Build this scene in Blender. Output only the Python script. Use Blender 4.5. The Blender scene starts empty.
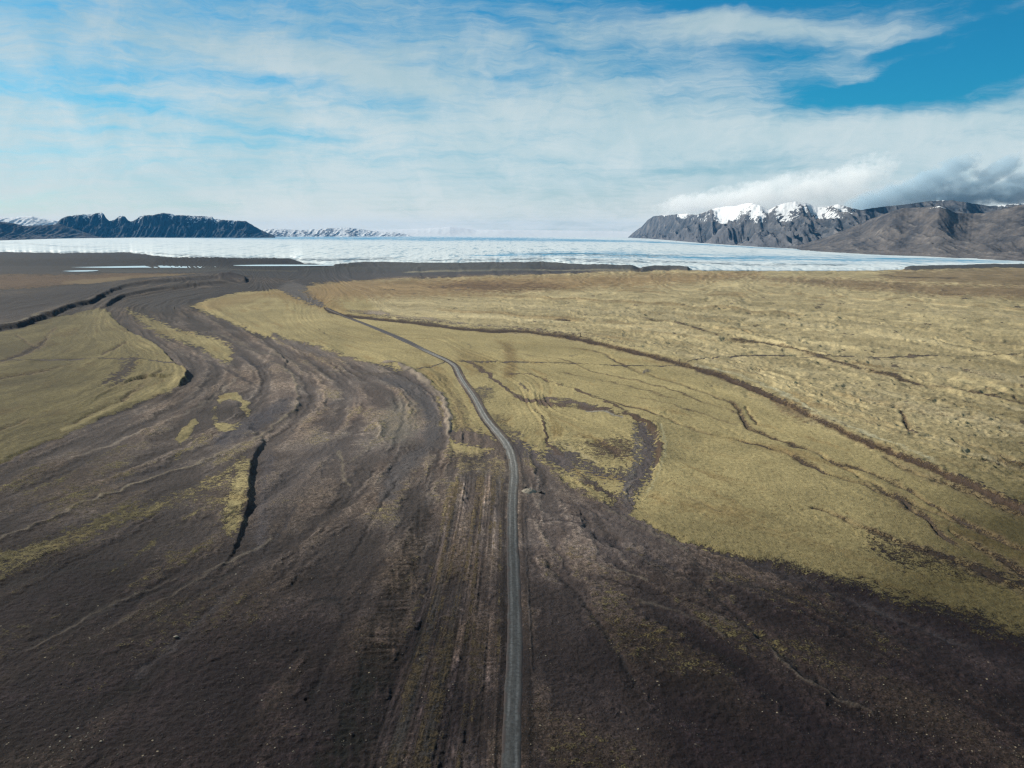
import bpy, math, random, time
import numpy as np
random.seed(7)
T0 = time.time()
sc = bpy.context.scene
C = sc.collection
R = math.radians
PI = math.pi

# ------------------------------------------------------------------ camera
H = 100.0                 # drone height (m)
F = 797.0                 # focal length in pixels of the 1024 px frame
PITCH = math.atan(152.0 / F)
CP, SP = math.cos(PITCH), math.sin(PITCH)

cam_d = bpy.data.cameras.new('camera')
cam_d.sensor_width = 36.0
cam_d.lens = 36.0 * F / 1024.0
cam_d.clip_start = 1.0
cam_d.clip_end = 90000.0
cam = bpy.data.objects.new('camera', cam_d)
C.objects.link(cam)
cam.location = (0, 0, H)
cam.rotation_euler = (PI / 2 - PITCH, 0, 0)
sc.camera = cam

SUN_AZ, SUN_EL = -62.0, 31.0      # azimuth from +Y (view) towards +X, degrees


def to_px(x, y, z=0.0):
    dep = y * CP + (H - z) * SP
    return 512 + F * x / dep, 384 - F * (y * SP - (H - z) * CP) / dep


def at(px, py, z=0.0):
    """the point of the level z that is seen at a traced place of the photograph"""
    a = (px - 512) / F
    b = (384 - py) / F
    dx, dy, dz = a, CP + b * SP, -SP + b * CP
    t = (z - H) / dz
    return dx * t, dy * t


def az_el(px, py):
    a = (px - 512) / F
    b = (384 - py) / F
    dx, dy, dz = a, CP + b * SP, -SP + b * CP
    return math.atan2(dx, dy), math.atan2(dz, math.hypot(dx, dy))


# ------------------------------------------------------------------ numpy noise
def _hash(ix, iy, seed):
    h = (ix.astype(np.int64) * 374761393 + iy.astype(np.int64) * 668265263 + seed * 974634777) & 0x7fffffff
    h = ((h ^ (h >> 13)) * 1274126177) & 0x7fffffff
    return (h ^ (h >> 16)) & 0xffff


def perlin(x, y, seed=0):
    x = np.asarray(x, np.float64); y = np.asarray(y, np.float64)
    ix = np.floor(x); iy = np.floor(y)
    fx = (x - ix).astype(np.float32); fy = (y - iy).astype(np.float32)
    ix = ix.astype(np.int64); iy = iy.astype(np.int64)
    u = fx * fx * fx * (fx * (fx * 6 - 15) + 10)
    v = fy * fy * fy * (fy * (fy * 6 - 15) + 10)

    def g(ax, ay, dx, dy):
        a = _hash(ax, ay, seed).astype(np.float32) * np.float32(2 * PI / 65536)
        return np.cos(a) * dx + np.sin(a) * dy
    n00 = g(ix, iy, fx, fy); n10 = g(ix + 1, iy, fx - 1, fy)
    n01 = g(ix, iy + 1, fx, fy - 1); n11 = g(ix + 1, iy + 1, fx - 1, fy - 1)
    a = n00 + u * (n10 - n00); b = n01 + u * (n11 - n01)
    return (a + v * (b - a)) * 1.5


def fbm(x, y, seed=0, octs=4, gain=0.5):
    s = 0; a = 1; t = 0
    for o in range(octs):
        s = s + a * perlin(x * 2 ** o, y * 2 ** o, seed + 17 * o); t += a; a *= gain
    return s / t


def ridged(x, y, seed=0, octs=4, gain=0.5):
    s = 0; a = 1; t = 0
    for o in range(octs):
        s = s + a * (1 - np.abs(perlin(x * 2 ** o, y * 2 ** o, seed + 31 * o)) * 2); t += a; a *= gain
    return s / t


def sstep(e0, e1, x):
    t = np.clip((x - e0) / (e1 - e0), 0, 1)
    return t * t * (3 - 2 * t)


def spline(pts, n=6):
    """Catmull-Rom through points of any dimension"""
    p = np.array(pts, float)
    p = np.vstack([2 * p[0] - p[1], p, 2 * p[-1] - p[-2]])
    out = []
    for i in range(1, len(p) - 2):
        for k in range(n):
            t = k / n
            out.append(0.5 * ((2 * p[i]) + (-p[i - 1] + p[i + 1]) * t + (2 * p[i - 1] - 5 * p[i] + 4 * p[i + 1] - p[i + 2]) * t * t
                              + (-p[i - 1] + 3 * p[i] - 3 * p[i + 1] + p[i + 2]) * t ** 3))
    out.append(p[-2])
    return np.array(out)


# ------------------------------------------------------------------ object helpers
def link_mesh(name, verts, faces, mat=None, parent=None, smooth=True):
    me = bpy.data.meshes.new(name)
    verts = np.asarray(verts, np.float32)
    faces = np.asarray(faces, np.int32)
    k = faces.shape[1]
    me.vertices.add(len(verts)); me.vertices.foreach_set('co', verts.ravel())
    me.loops.add(faces.size); me.loops.foreach_set('vertex_index', faces.ravel())
    me.polygons.add(len(faces))
    me.polygons.foreach_set('loop_start', np.arange(0, faces.size, k, dtype=np.int32))
    try:
        me.polygons.foreach_set('loop_total', np.full(len(faces), k, np.int32))
    except Exception:
        pass
    me.polygons.foreach_set('use_smooth', np.full(len(faces), smooth, bool))
    me.update(calc_edges=True)
    o = bpy.data.objects.new(name, me)
    if mat: me.materials.append(mat)
    C.objects.link(o)
    if parent: o.parent = parent
    return o


def grid_faces(nr, nc):
    i = np.arange(nr - 1)[:, None] * nc + np.arange(nc - 1)[None, :]
    return np.stack([i, i + 1, i + nc + 1, i + nc], -1).reshape(-1, 4)


def add_attr(o, name, arr):
    a = o.data.attributes.new(name, 'FLOAT_COLOR', 'POINT')
    arr = np.asarray(arr, np.float32)
    if arr.shape[1] == 3:
        arr = np.hstack([arr, np.ones((len(arr), 1), np.float32)])
    a.data.foreach_set('color', np.ascontiguousarray(arr).ravel())


def tag(o, label=None, cat=None, group=None, kind=None):
    if label: o['label'] = label
    if cat: o['category'] = cat
    if group: o['group'] = group
    if kind: o['kind'] = kind
    return o


class NT:
    """small node-tree writer"""
    def __init__(self, tree):
        self.t = tree; self.n = tree.nodes; self.l = tree.links; self.n.clear()

    def put(self, sock, v):
        if hasattr(v, 'is_output') or isinstance(v, bpy.types.NodeSocket):
            self.l.new(v, sock)
        elif v is not None:
            if isinstance(v, (tuple, list)) and hasattr(sock, 'default_value') and len(sock.default_value) == 4 and len(v) == 3:
                v = (*v, 1)
            sock.default_value = v

    def node(self, typ, ins=None, out=0, **kw):
        n = self.n.new(typ)
        for k, v in kw.items(): setattr(n, k, v)
        for k, v in (ins or {}).items(): self.put(n.inputs[k], v)
        return n.outputs[out] if out is not None else n

    def m(self, op, a, b=None, c=None, clamp=False):
        n = self.n.new('ShaderNodeMath'); n.operation = op; n.use_clamp = clamp
        for i, v in enumerate((a, b, c)):
            if v is not None: self.put(n.inputs[i], v)
        return n.outputs[0]

    def vm(self, op, a, b=None, scale=None):
        n = self.n.new('ShaderNodeVectorMath'); n.operation = op
        self.put(n.inputs[0], a)
        if b is not None: self.put(n.inputs[1], b)
        if scale is not None: self.put(n.inputs[3], scale)
        return n.outputs[0]

    def mix(self, f, a, b, blend='MIX'):
        n = self.n.new('ShaderNodeMix'); n.data_type = 'RGBA'; n.blend_type = blend; n.clamp_factor = True
        self.put(n.inputs[0], f); self.put(n.inputs[6], a); self.put(n.inputs[7], b)
        return n.outputs[2]

    def ramp(self, v, a, b, lo=0.0, hi=1.0, smooth=True):
        n = self.n.new('ShaderNodeMapRange'); n.interpolation_type = 'SMOOTHSTEP' if smooth else 'LINEAR'
        n.clamp = True
        for i, x in zip((0, 1, 2, 3, 4), (v, a, b, lo, hi)): self.put(n.inputs[i], x)
        return n.outputs[0]

    def noise(self, vec, scale, detail=3, rough=0.55, out=0, dist=0.0):
        return self.node('ShaderNodeTexNoise', {'Vector': vec, 'Scale': scale, 'Detail': detail, 'Roughness': rough, 'Distortion': dist}, out)


def new_mat(name):
    m = bpy.data.materials.new(name); m.use_nodes = True
    return m, NT(m.node_tree)


def finish(nt, col, rough=0.95, normal=None, spec=0.2, disp=None):
    b = nt.node('ShaderNodeBsdfPrincipled', {'Base Color': col, 'Roughness': rough, 'Specular IOR Level': spec}, None)
    if normal is not None: nt.put(b.inputs['Normal'], normal)
    o = nt.n.new('ShaderNodeOutputMaterial')
    nt.l.new(b.outputs[0], o.inputs[0])
    return b


# ------------------------------------------------------------------ GROUND
az = [-180 + i * 12 for i in range(9)] + [-75, -66, -58, -52, -48, -45, -43, -41, -39.5, -38.3, -37.3]
azf = list(np.arange(-36.6, 36.61, 0.066))
AZ = np.radians(np.array(az + azf + [-a for a in az[::-1]]))
rows = list(np.arange(800, 300, -0.52)) + list(np.arange(300, 262, -0.36)) + list(np.arange(262, 236.3, -0.3))
rr = [H / math.tan(PITCH + math.atan((y - 384) / F)) for y in rows]
RR = np.array([1.0, 12, 30, 50, 70, 88, 104, 118] + rr + [rr[-1] * 1.06, rr[-1] * 1.12])
NR, NC = len(RR), len(AZ)
gx = (RR[:, None] * np.sin(AZ)[None, :]).ravel()
gy = (RR[:, None] * np.cos(AZ)[None, :]).ravel()
azc = np.clip(AZ, R(-46), R(46))
rc = np.maximum(RR, 95.0)
PX, PY = to_px((rc[:, None] * np.sin(azc)[None, :]).ravel(), (rc[:, None] * np.cos(azc)[None, :]).ravel())
PX = PX.astype(np.float32); PY = PY.astype(np.float32)
LU = (AZ[None, :] * F + 0 * RR[:, None]).ravel()            # log-polar (isotropic on the ground)
LV = (np.log(RR)[:, None] * F + 0 * AZ[None, :]).ravel()
RAD = (RR[:, None] + 0 * AZ[None, :]).ravel()
N = len(gx)
print('ground verts', N, round(time.time() - T0, 1))

# wobble of traced coordinates so that edges are irregular like eroded banks
w1 = fbm(LU / 22, LV / 22, 3, 4)
w2 = fbm(LU / 22, LV / 22, 90, 4)
foresh = np.clip((PY - 232) / 200, 0.03, 1.0)
ws1 = fbm(LU / 22, LV / 22, 3, 2); ws2 = fbm(LU / 22, LV / 22, 90, 2)
WX = PX + 4.5 * ws1
WY = PY + 4.5 * ws2 * foresh
w3 = fbm(LU / 5, LV / 5, 41, 3)


def stroke_d(pts, margin, n=5, wob=1.0):
    """traced line -> indices near it, signed distance (px, + = right of travel on the picture), position along it 0..1, interpolated extras"""
    p = spline(pts, n)
    xs, ys = p[:, 0], p[:, 1]
    X = PX + (WX - PX) * wob; Y = PY + (WY - PY) * wob
    idx = np.nonzero((PX > xs.min() - margin) & (PX < xs.max() + margin) & (PY > ys.min() - margin) & (PY < ys.max() + margin))[0]
    X = X[idx]; Y = Y[idx]
    best = np.full(len(idx), 1e9, np.float32); sgn = np.zeros(len(idx), np.float32); tt = np.zeros(len(idx), np.float32)
    ns = len(p) - 1
    for i in range(ns):
        ax, ay = xs[i], ys[i]; bx, by = xs[i + 1] - ax, ys[i + 1] - ay
        L2 = bx * bx + by * by + 1e-9
        t = np.clip(((X - ax) * bx + (Y - ay) * by) / L2, 0, 1)
        dx = X - ax - t * bx; dy = Y - ay - t * by
        d = dx * dx + dy * dy
        mk = d < best
        best = np.where(mk, d, best)
        sgn = np.where(mk, np.sign(bx * dy - by * dx), sgn)
        tt = np.where(mk, (i + t) / ns, tt)
    ex = None
    if p.shape[1] > 2:
        ex = np.interp(tt, np.linspace(0, 1, len(p)), p[:, 2])
    return idx, np.sqrt(best) * np.where(sgn == 0, 1, sgn), tt, ex


def poly_d(pts, margin=30, n=4, wob=1.0):
    """signed distance to a closed traced outline, + inside"""
    pts = list(pts)
    p = spline(pts + [pts[0]], n)
    xs, ys = p[:, 0], p[:, 1]
    idx = np.nonzero((PX > xs.min() - margin) & (PX < xs.max() + margin) & (PY > ys.min() - margin) & (PY < ys.max() + margin))[0]
    X = (PX + (WX - PX) * wob)[idx]; Y = (PY + (WY - PY) * wob)[idx]
    best = np.full(len(idx), 1e9, np.float32); ins = np.zeros(len(idx), bool)
    for i in range(len(p) - 1):
        ax, ay = xs[i], ys[i]; bx, by = xs[i + 1] - ax, ys[i + 1] - ay
        L2 = bx * bx + by * by + 1e-9
        t = np.clip(((X - ax) * bx + (Y - ay) * by) / L2, 0, 1)
        dx = X - ax - t * bx; dy = Y - ay - t * by
        best = np.minimum(best, dx * dx + dy * dy)
        if by != 0:
            c = ((ay > Y) != (ay + by > Y)) & (X < bx * (Y - ay) / by + ax)
            ins ^= c
    return idx, np.sqrt(best) * np.where(ins, 1, -1)


# ---- flow lines (index across the outwash fan); streaks follow them
FLOW = {
    -7: [(-300, 312), (0, 300), (120, 286), (240, 279)],
    -5: [(-300, 350), (0, 328), (60, 312), (120, 296), (240, 284)],
    -4: [(-300, 390), (0, 352), (60, 332), (110, 312)],
    -3: [(-300, 430), (0, 385), (90, 352), (125, 335)],
    -2: [(-300, 480), (0, 415), (100, 378), (150, 355)],
    -1: [(-300, 540), (0, 442), (110, 400), (165, 372)],
    0: [(105, 305), (120, 327), (150, 345), (180, 370), (172, 392), (120, 412), (60, 438), (0, 464), (-150, 535), (-300, 600)],
    1: [(130, 300), (165, 335), (205, 368), (190, 392), (150, 412), (70, 450), (0, 485), (-150, 555), (-300, 630)],
    2: [(150, 298), (200, 338), (250, 372), (215, 402), (150, 440), (70, 480), (0, 512), (-150, 590), (-300, 670)],
    3: [(170, 296), (240, 335), (278, 364), (294, 385), (292, 410), (250, 442), (150, 478), (0, 540), (-150, 620), (-300, 710)],
    4: [(190, 294), (270, 340), (320, 372), (335, 405), (280, 450), (200, 510), (100, 575), (0, 640), (-150, 740)],
    5: [(210, 292), (310, 348), (370, 380), (390, 410), (360, 455), (300, 510), (200, 590), (100, 660), (0, 725), (-100, 800)],
    6: [(230, 290), (340, 355), (405, 382), (430, 405), (435, 440), (390, 510), (320, 590), (240, 670), (140, 790)],
    7: [(300, 330), (400, 372), (440, 400), (449, 430), (440, 490), (405, 580), (370, 670), (330, 800)],
    8: [(420, 352), (462, 390), (480, 440), (472, 500), (455, 600), (430, 700), (405, 800)],
    8.6: [(440, 358), (475, 400), (497, 440), (497, 500), (485, 600), (472, 700), (462, 800)],
    9: [(458, 366), (480, 408), (512, 455), (514, 520), (516, 640), (511, 800)],
    9.6: [(520, 450), (528, 520), (545, 620), (570, 700), (600, 800)],
    10.3: [(525, 450), (555, 520), (610, 600), (690, 690), (800, 800)],
    11: [(540, 450), (600, 505), (700, 568), (850, 660), (1000, 760), (1120, 840)],
    12: [(560, 445), (630, 512), (720, 552), (860, 605), (1024, 680), (1150, 735), (1300, 800)],
    13: [(640, 500), (700, 525), (780, 540), (900, 575), (1024, 620), (1150, 670), (1300, 730)],
    14: [(560, 400), (640, 408), (700, 440), (790, 470), (850, 505), (940, 548), (1024, 585), (1150, 640), (1300, 700)],
    15: [(470, 345), (580, 365), (680, 395), (780, 442), (880, 485), (1024, 555), (1150, 610), (1300, 670)],
    16: [(330, 316), (430, 326), (580, 340), (700, 370), (804, 413), (907, 460), (1024, 512), (1150, 570), (1300, 640)],
    17: [(400, 308), (600, 325), (720, 345), (850, 390), (1024, 450), (1300, 560)],
    18: [(400, 297), (700, 315), (850, 342), (1024, 385), (1300, 460)],
    19: [(400, 285), (600, 296), (850, 312), (1024, 335), (1300, 370)],
    20: [(200, 270), (600, 276), (1024, 292), (1300, 305)],
}
fp = []
for k, v in FLOW.items():
    s = spline(v, 5)
    for q in s: fp.append((q[0], q[1], k))
fp = np.array(fp)
cgx = np.arange(-360, 1400, 8.0); cgy = np.arange(234, 900, 6.0)
CX, CY = np.meshgrid(cgx, cgy)
d2 = (CX.ravel()[:, None] - fp[None, :, 0]) ** 2 + ((CY.ravel()[:, None] - fp[None, :, 1]) * 1.6) ** 2 + 12.0
wgt = d2 ** -1.9
PSI = ((wgt * fp[None, :, 2]).sum(1) / wgt.sum(1)).reshape(CX.shape)
for _ in range(3):
    PSI[1:-1, 1:-1] = (PSI[1:-1, 1:-1] * 2 + PSI[:-2, 1:-1] + PSI[2:, 1:-1] + PSI[1:-1, :-2] + PSI[1:-1, 2:]) / 6


def bil(G, X, Y):
    fx = np.clip((X - cgx[0]) / 8.0, 0, G.shape[1] - 1.001); fy = np.clip((Y - cgy[0]) / 6.0, 0, G.shape[0] - 1.001)
    ix = fx.astype(int); iy = fy.astype(int); fx = fx - ix; fy = fy - iy
    return (G[iy, ix] * (1 - fx) * (1 - fy) + G[iy, ix + 1] * fx * (1 - fy) + G[iy + 1, ix] * (1 - fx) * fy + G[iy + 1, ix + 1] * fx * fy)


psi = bil(PSI, PX, PY) + 0.16 * w1 + 0.10 * fbm(LU / 9, LV / 14, 4, 2) * np.clip((PY - 300) / 150, 0.2, 1)
SA = (LV * 0.8 + LU * 0.35)                                  # slow coordinate along the flow
st_a = perlin(psi * 2.2, SA / 130, 5)
st_b = perlin(psi * 5.5, SA / 70, 6)
st_c = perlin(psi * 13, SA / 45, 7)
st_d = perlin(psi * 30, SA / 30, 8)
bmask = sstep(-0.35, 0.35, fbm(LU / 60, LV / 90, 14, 3))
bmask2 = sstep(-0.25, 0.4, fbm(LU / 35, LV / 60, 15, 3))
streak = 0.60 * st_a + 0.48 * st_b * (0.3 + 0.7 * bmask) + 0.34 * st_c * bmask2 * bmask + 0.10 * st_d * bmask2
stip = fbm(gx / 1.7, gy / 1.7, 16, 2) * sstep(900, 400, RAD) + 0.8 * fbm(LU / 3.2, LV / 4.5, 17, 2)
big = fbm(LU / 150, LV / 150, 11, 3)
med = fbm(LU / 40, LV / 40, 12, 4)
fine = fbm(gx / 6.0, gy / 6.0, 13, 3)
print('noise', round(time.time() - T0, 1))

Z = np.zeros(N); MOSS = np.full(N, -0.50); BAR = None; SPK = np.full(N, 0.35)
GT = np.zeros((N, 3)); MT = np.zeros((N, 3))

# ---- gravel and moss base colours
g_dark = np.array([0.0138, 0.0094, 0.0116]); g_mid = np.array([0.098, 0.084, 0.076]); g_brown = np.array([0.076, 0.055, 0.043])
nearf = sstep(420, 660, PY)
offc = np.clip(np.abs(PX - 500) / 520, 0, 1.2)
vign = np.clip(0.86 * nearf + 0.55 * offc ** 1.5, 0, 1)          # dark sand, plus vignetting painted in towards frame bottom and sides
mixg = np.clip(vign + 0.16 * big, 0, 1)[:, None]
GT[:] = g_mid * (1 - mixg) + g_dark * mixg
brn = np.clip(0.35 + 1.4 * st_a * 0.6 + 0.8 * big, 0, 1)[:, None] * 0.75
GT = GT * (1 - brn) + (g_brown * (1.10 - 0.93 * mixg)) * brn
bar = sstep(-0.20, 0.30, 0.45 * st_a + 0.40 * st_b + 0.22 * st_c * bmask + 0.35 * med + 0.25 * big)      # gravel bars against washed channels
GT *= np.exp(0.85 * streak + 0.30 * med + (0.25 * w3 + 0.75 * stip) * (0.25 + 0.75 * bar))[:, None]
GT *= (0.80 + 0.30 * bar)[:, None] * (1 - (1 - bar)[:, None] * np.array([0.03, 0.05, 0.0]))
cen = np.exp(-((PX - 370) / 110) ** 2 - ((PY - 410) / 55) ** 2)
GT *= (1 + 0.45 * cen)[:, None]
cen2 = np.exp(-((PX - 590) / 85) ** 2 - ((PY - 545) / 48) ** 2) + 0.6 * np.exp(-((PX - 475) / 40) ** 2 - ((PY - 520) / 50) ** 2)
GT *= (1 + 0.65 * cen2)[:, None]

m_yel = np.array([0.248, 0.212, 0.112]); m_pale = np.array([0.282, 0.243, 0.146]); m_dim = np.array([0.070, 0.060, 0.028])
up = sstep(15.6, 16.4, psi)[:, None] * (PX > 280)[:, None]
low = np.clip(sstep(440, 640, PY) * 0.9 + sstep(330, 40, PX) * 1.0 + 0.55 * sstep(800, 1060, PX) * sstep(330, 480, PY) + 0.3 * sstep(900, 1100, PX), 0, 1)[:, None]  # paints vignetting into the moss tint, near and at both sides
MT[:] = m_yel * (1 - up) + m_pale * up
MT = MT * (1 - low) + m_dim * low
MT *= np.exp(0.22 * big + 0.26 * med + 0.22 * streak + 0.16 * w3)[:, None]
MT *= np.exp(sstep(300, 180, PX) * (0.30 * perlin(psi * 9, SA / 160, 85) + 0.22 * perlin(psi * 20, SA / 90, 86)))[:, None] * (1 + 0.12 * sstep(300, 180, PX))[:, None]
bare = sstep(0.12, 0.5, fbm(psi * 2.2, SA / 55, 18, 4))[:, None] * 0.55
MT = MT * (1 - bare) + MT * np.array([0.72, 0.60, 0.52]) * bare


def region(pts, val=1.0, feather=4, wob=1.0, noise=0.0):
    idx, d = poly_d(pts, 40, wob=wob)
    f = sstep(-feather, feather, d + noise * w3[idx] * 6)
    MOSS[idx] = MOSS[idx] * (1 - f) + val * f


def paint(pts, w, col=None, moss=None, k=1.0, wob=0.8, soft=0.6, mt=None, brk=0.5, spk=None):
    """traced streak: w = half width in px, or a third number on each point"""
    has = len(pts[0]) > 2
    mx = max(q[2] for q in pts) if has else w
    idx, d, t, ex = stroke_d(pts, mx * 2.2 + 6, wob=wob)
    arr_ = np.array([q[:2] for q in pts], float); Lp = np.hypot(*np.diff(arr_, axis=0).T).sum(); sd_ = int(pts[0][0] * 7 + pts[0][1]) % 997
    ww = (ex if has else w) * (1 + brk * 0.9 * perlin(t * Lp / 9, t * 0 + d * 0.02, sd_) + brk * 0.25 * w3[idx])
    ww = np.maximum(ww, 0.35)
    f = (1 - sstep(ww * (1 - soft), ww * (1 + soft), np.abs(d))) * k
    f = f * sstep(0, 0.04, t) * sstep(1, 0.96, t)
    if brk > 0.3: f = f * (0.55 + 0.45 * sstep(-0.35, 0.25, perlin(t * Lp / 30, t * 0 + 5.5, sd_) + 0.4 * w3[idx]))
    if moss is not None: MOSS[idx] = MOSS[idx] * (1 - f) + moss * f
    if col is not None: GT[idx] = GT[idx] * (1 - f[:, None]) + np.array(col) * f[:, None]
    if mt is not None: MT[idx] = MT[idx] * (1 - f[:, None]) + np.array(mt) * f[:, None]
    if spk is not None: SPK[idx] = SPK[idx] * (1 - f) + spk * f


def patch(pts, col=None, moss=None, k=1.0, feather=6, mt=None, wob=1.0, noise=0.6, spk=None):
    idx, d = poly_d(pts, 40, wob=wob)
    f = sstep(-feather, feather, d + noise * w3[idx] * 8) * k
    if moss is not None: MOSS[idx] = MOSS[idx] * (1 - f) + moss * f
    if col is not None: GT[idx] = GT[idx] * (1 - f[:, None]) + np.array(col) * f[:, None]
    if mt is not None: MT[idx] = MT[idx] * (1 - f[:, None]) + np.array(mt) * f[:, None]
    if spk is not None: SPK[idx] = SPK[idx] * (1 - f) + spk * f


def scarp(pts, h, side, decay, edge=1.2, wob=0.8, taper=0.08):
    """bank along a traced line: the high ground lies on side (+1 = right of travel in the picture) and falls away over decay px"""
    idx, d, t, ex = stroke_d(pts, decay * 3, wob=wob)
    d = d * side
    f = sstep(-edge, edge, d) * np.exp(-np.maximum(d, 0) / decay) * sstep(0, taper, t) * sstep(1, 1 - taper, t) * sstep(decay * 2.9, decay * 1.6, np.abs(d))
    hh = ex if ex is not None else h
    Z[idx] += hh * f


def ridge(pts, h, w, wob=0.8, taper=0.06, rough=0.3):
    idx, d, t, ex = stroke_d(pts, w * 3 + 4, wob=wob)
    Z[idx] += h * np.exp(-(d / w) ** 2) * sstep(0, taper, t) * sstep(1, 1 - taper, t) * (1 + rough * w3[idx]) * sstep(w * 3 + 3, w * 2, np.abs(d))


# ---- moss carpets (traced outlines)
MAIN = [(190, 306), (235, 293), (290, 290), (320, 303), (345, 312), (430, 324), (580, 338), (700, 367), (804, 410), (907, 457), (1024, 508), (1300, 640),
        (1300, 780), (1150, 705), (1024, 652), (973, 630), (890, 602), (815, 577), (724, 553), (666, 535), (637, 518), (629, 508), (622, 500), (585, 478), (556, 470), (520, 452),
        (505, 448), (492, 452), (470, 456), (452, 450), (450, 430), (447, 405), (432, 387), (410, 373), (385, 366), (360, 361), (330, 352), (300, 344), (270, 338), (240, 326), (215, 316)]
region(MAIN, 1.0, 3.5, noise=0.6)
UPL = [(295, 290), (330, 283), (420, 279), (520, 275), (600, 272), (760, 268.5), (900, 268), (980, 267), (1300, 268), (1400, 500), (1300, 660), (1024, 508), (907, 457), (804, 410), (700, 367), (580, 336), (430, 322), (345, 311), (318, 304)]
region(UPL, 0.95, 2.0, wob=0.5, noise=0.3)
PLAT = [(-400, 430), (-200, 360), (0, 331), (45, 319), (70, 314), (105, 310), (118, 325), (130, 333), (160, 350), (175, 365), (186, 372), (182, 383), (170, 392), (150, 400), (120, 411),
        (80, 430), (40, 446), (0, 465), (-200, 555), (-420, 640)]
region(PLAT, 0.9, 2.5, wob=0.6, noise=0.2)
region([(126, 310), (156, 319), (178, 329), (205, 335), (226, 343), (234, 352), (228, 363), (208, 354), (188, 344), (166, 338), (148, 328), (135, 318)], 0.7, 3, noise=1.2)
# speckled moss on the dark bank and beyond
region([(240, 458), (253, 463), (250, 480), (247, 505), (243, 530), (228, 540), (222, 515), (232, 490)], 0.42, 6, noise=1.4)
region([(-60, 575), (60, 530), (130, 505), (205, 480), (238, 462), (245, 470), (200, 498), (140, 522), (60, 548), (-60, 600)], 0.28, 7, noise=1.6)
paint([(105, 578, 3), (140, 552, 4), (172, 527, 3), (200, 512, 2)], 3, moss=0.2, brk=1, soft=0.9)
paint([(-20, 590, 5), (70, 560, 5), (130, 540, 4)], 3, moss=0.1, brk=1, soft=0.9)
region([(-100, 660), (40, 600), (120, 585), (60, 640), (-60, 700)], -0.12, 12, noise=1.2)
for pts, v in (([(-80, 480), (60, 455), (180, 425), (255, 440), (250, 500), (232, 560), (120, 600), (-80, 660)], -0.20), ([(255, 560), (200, 590), (60, 640), (-60, 700), (-60, 760), (120, 690), (260, 620)], -0.30),
               ([(300, 330), (400, 372), (440, 410), (430, 450), (360, 470), (300, 440), (320, 390), (270, 350)], -0.26), ([(400, 450), (450, 460), (460, 490), (420, 520), (380, 560), (360, 540), (390, 490)], -0.22),
               ([(540, 540), (620, 540), (700, 590), (760, 660), (700, 690), (600, 650), (550, 600)], -0.27), ([(700, 560), (800, 590), (900, 640), (860, 680), (760, 640)], -0.27), ([(560, 680), (640, 700), (700, 768), (560, 780)], -0.30)):
    idx, d = poly_d(pts, 40); f = sstep(-16, 16, d + 12 * w3[idx] + 10 * med[idx])
    MOSS[idx] = np.maximum(MOSS[idx], MOSS[idx] * (1 - f) + v * f)
# ring of moss round a gravel hollow, and the short moss ridge beside it
paint([(216, 403, 3.0), (228, 396, 3.6), (240, 399, 3.4), (247, 410, 3.2), (248, 419, 3.4), (240, 427, 4.6), (226, 429, 4.6), (213, 426, 4)], 3, moss=0.85, brk=0.5, wob=1.0)
paint([(216, 405, 2), (214, 415, 3), (216, 425, 3)], 3, moss=0.25, brk=0.9)
paint([(178, 443, 2), (184, 433, 4), (191, 426, 4), (198, 420, 3)], 3, moss=0.95, brk=0.29)
paint([(172, 460, 1.5), (184, 452, 2), (192, 447, 1)], 3, moss=0.35, brk=0.9)
paint([(85, 462, 3), (110, 452, 3.5), (128, 446, 2)], 3, moss=0.1, brk=1.2)
paint([(20, 492, 2), (60, 478, 3), (80, 468, 2)], 3, moss=0.1, brk=1.2)
# thin moss and scrub over the gravel right of the road
patch([(520, 455), (560, 468), (600, 480), (625, 500), (640, 516), (600, 505), (560, 488), (530, 470)], moss=0.15, k=0.7, feather=7, noise=1.2)
paint([(562, 478, 4), (590, 490, 4), (618, 503, 5)], 4, moss=0.5, brk=0.9)
paint([(690, 618, 5), (740, 632, 6), (800, 655, 5)], 4, moss=-0.15, brk=1.2, soft=0.9)
paint([(700, 648, 3), (740, 662, 3)], 3, moss=0.1, brk=1.2, soft=0.9)
# wheel-worn strip left of the road: yellowish ribs
TRK = [(446, 484), (470, 470), (506, 470), (505, 560), (505, 768), (504, 860), (330, 860), (365, 760), (400, 640), (428, 560)]
idx, d = poly_d(TRK, 20, wob=0.3)
ft = sstep(-3, 9, d + 3 * w3[idx])
xl = np.interp(PY[idx], [470, 484, 560, 640, 760, 860], [448, 446, 428, 400, 350, 315]); xr = np.interp(PY[idx], [470, 560, 768, 860], [507, 506, 504, 503])
ut = (PX[idx] - xl) / (xr - xl) + 0.006 * perlin(SA[idx] / 160, PX[idx] * 0, 54)
rib = perlin(ut * 9, SA[idx] / 500, 55) + 0.6 * perlin(ut * 19, SA[idx] / 320, 56)
rib2 = perlin(ut * 36, SA[idx] / 260, 57)
rib3 = perlin(ut * 70, SA[idx] / 200, 58)
och = sstep(-0.1, 0.5, rib + 0.5 * rib2)
brkn = 0.45 + 1.1 * sstep(-0.4, 0.4, fbm(LU[idx] / 14, LV[idx] / 26, 63, 3))
GT[idx] *= np.exp(ft * brkn * (0.75 * rib2 + 0.5 * rib3 - 0.35 * rib))[:, None]
och = och * brkn
MOSS[idx] = MOSS[idx] * (1 - ft) + np.clip(-0.42 + 0.75 * och + 0.2 * rib3 + 0.15 * sstep(700, 500, PY[idx]), -0.6, 0.3) * ft
gl_ = sstep(0.1, 0.6, perlin(ut * 7 + 3, SA[idx] / 700, 59))[:, None] * ft[:, None]
GT[idx] = GT[idx] * (1 - 0.5 * gl_) + np.array([0.085, 0.083, 0.080]) * (1 - 0.6 * nearf[idx])[:, None] * 0.5 * gl_
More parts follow.
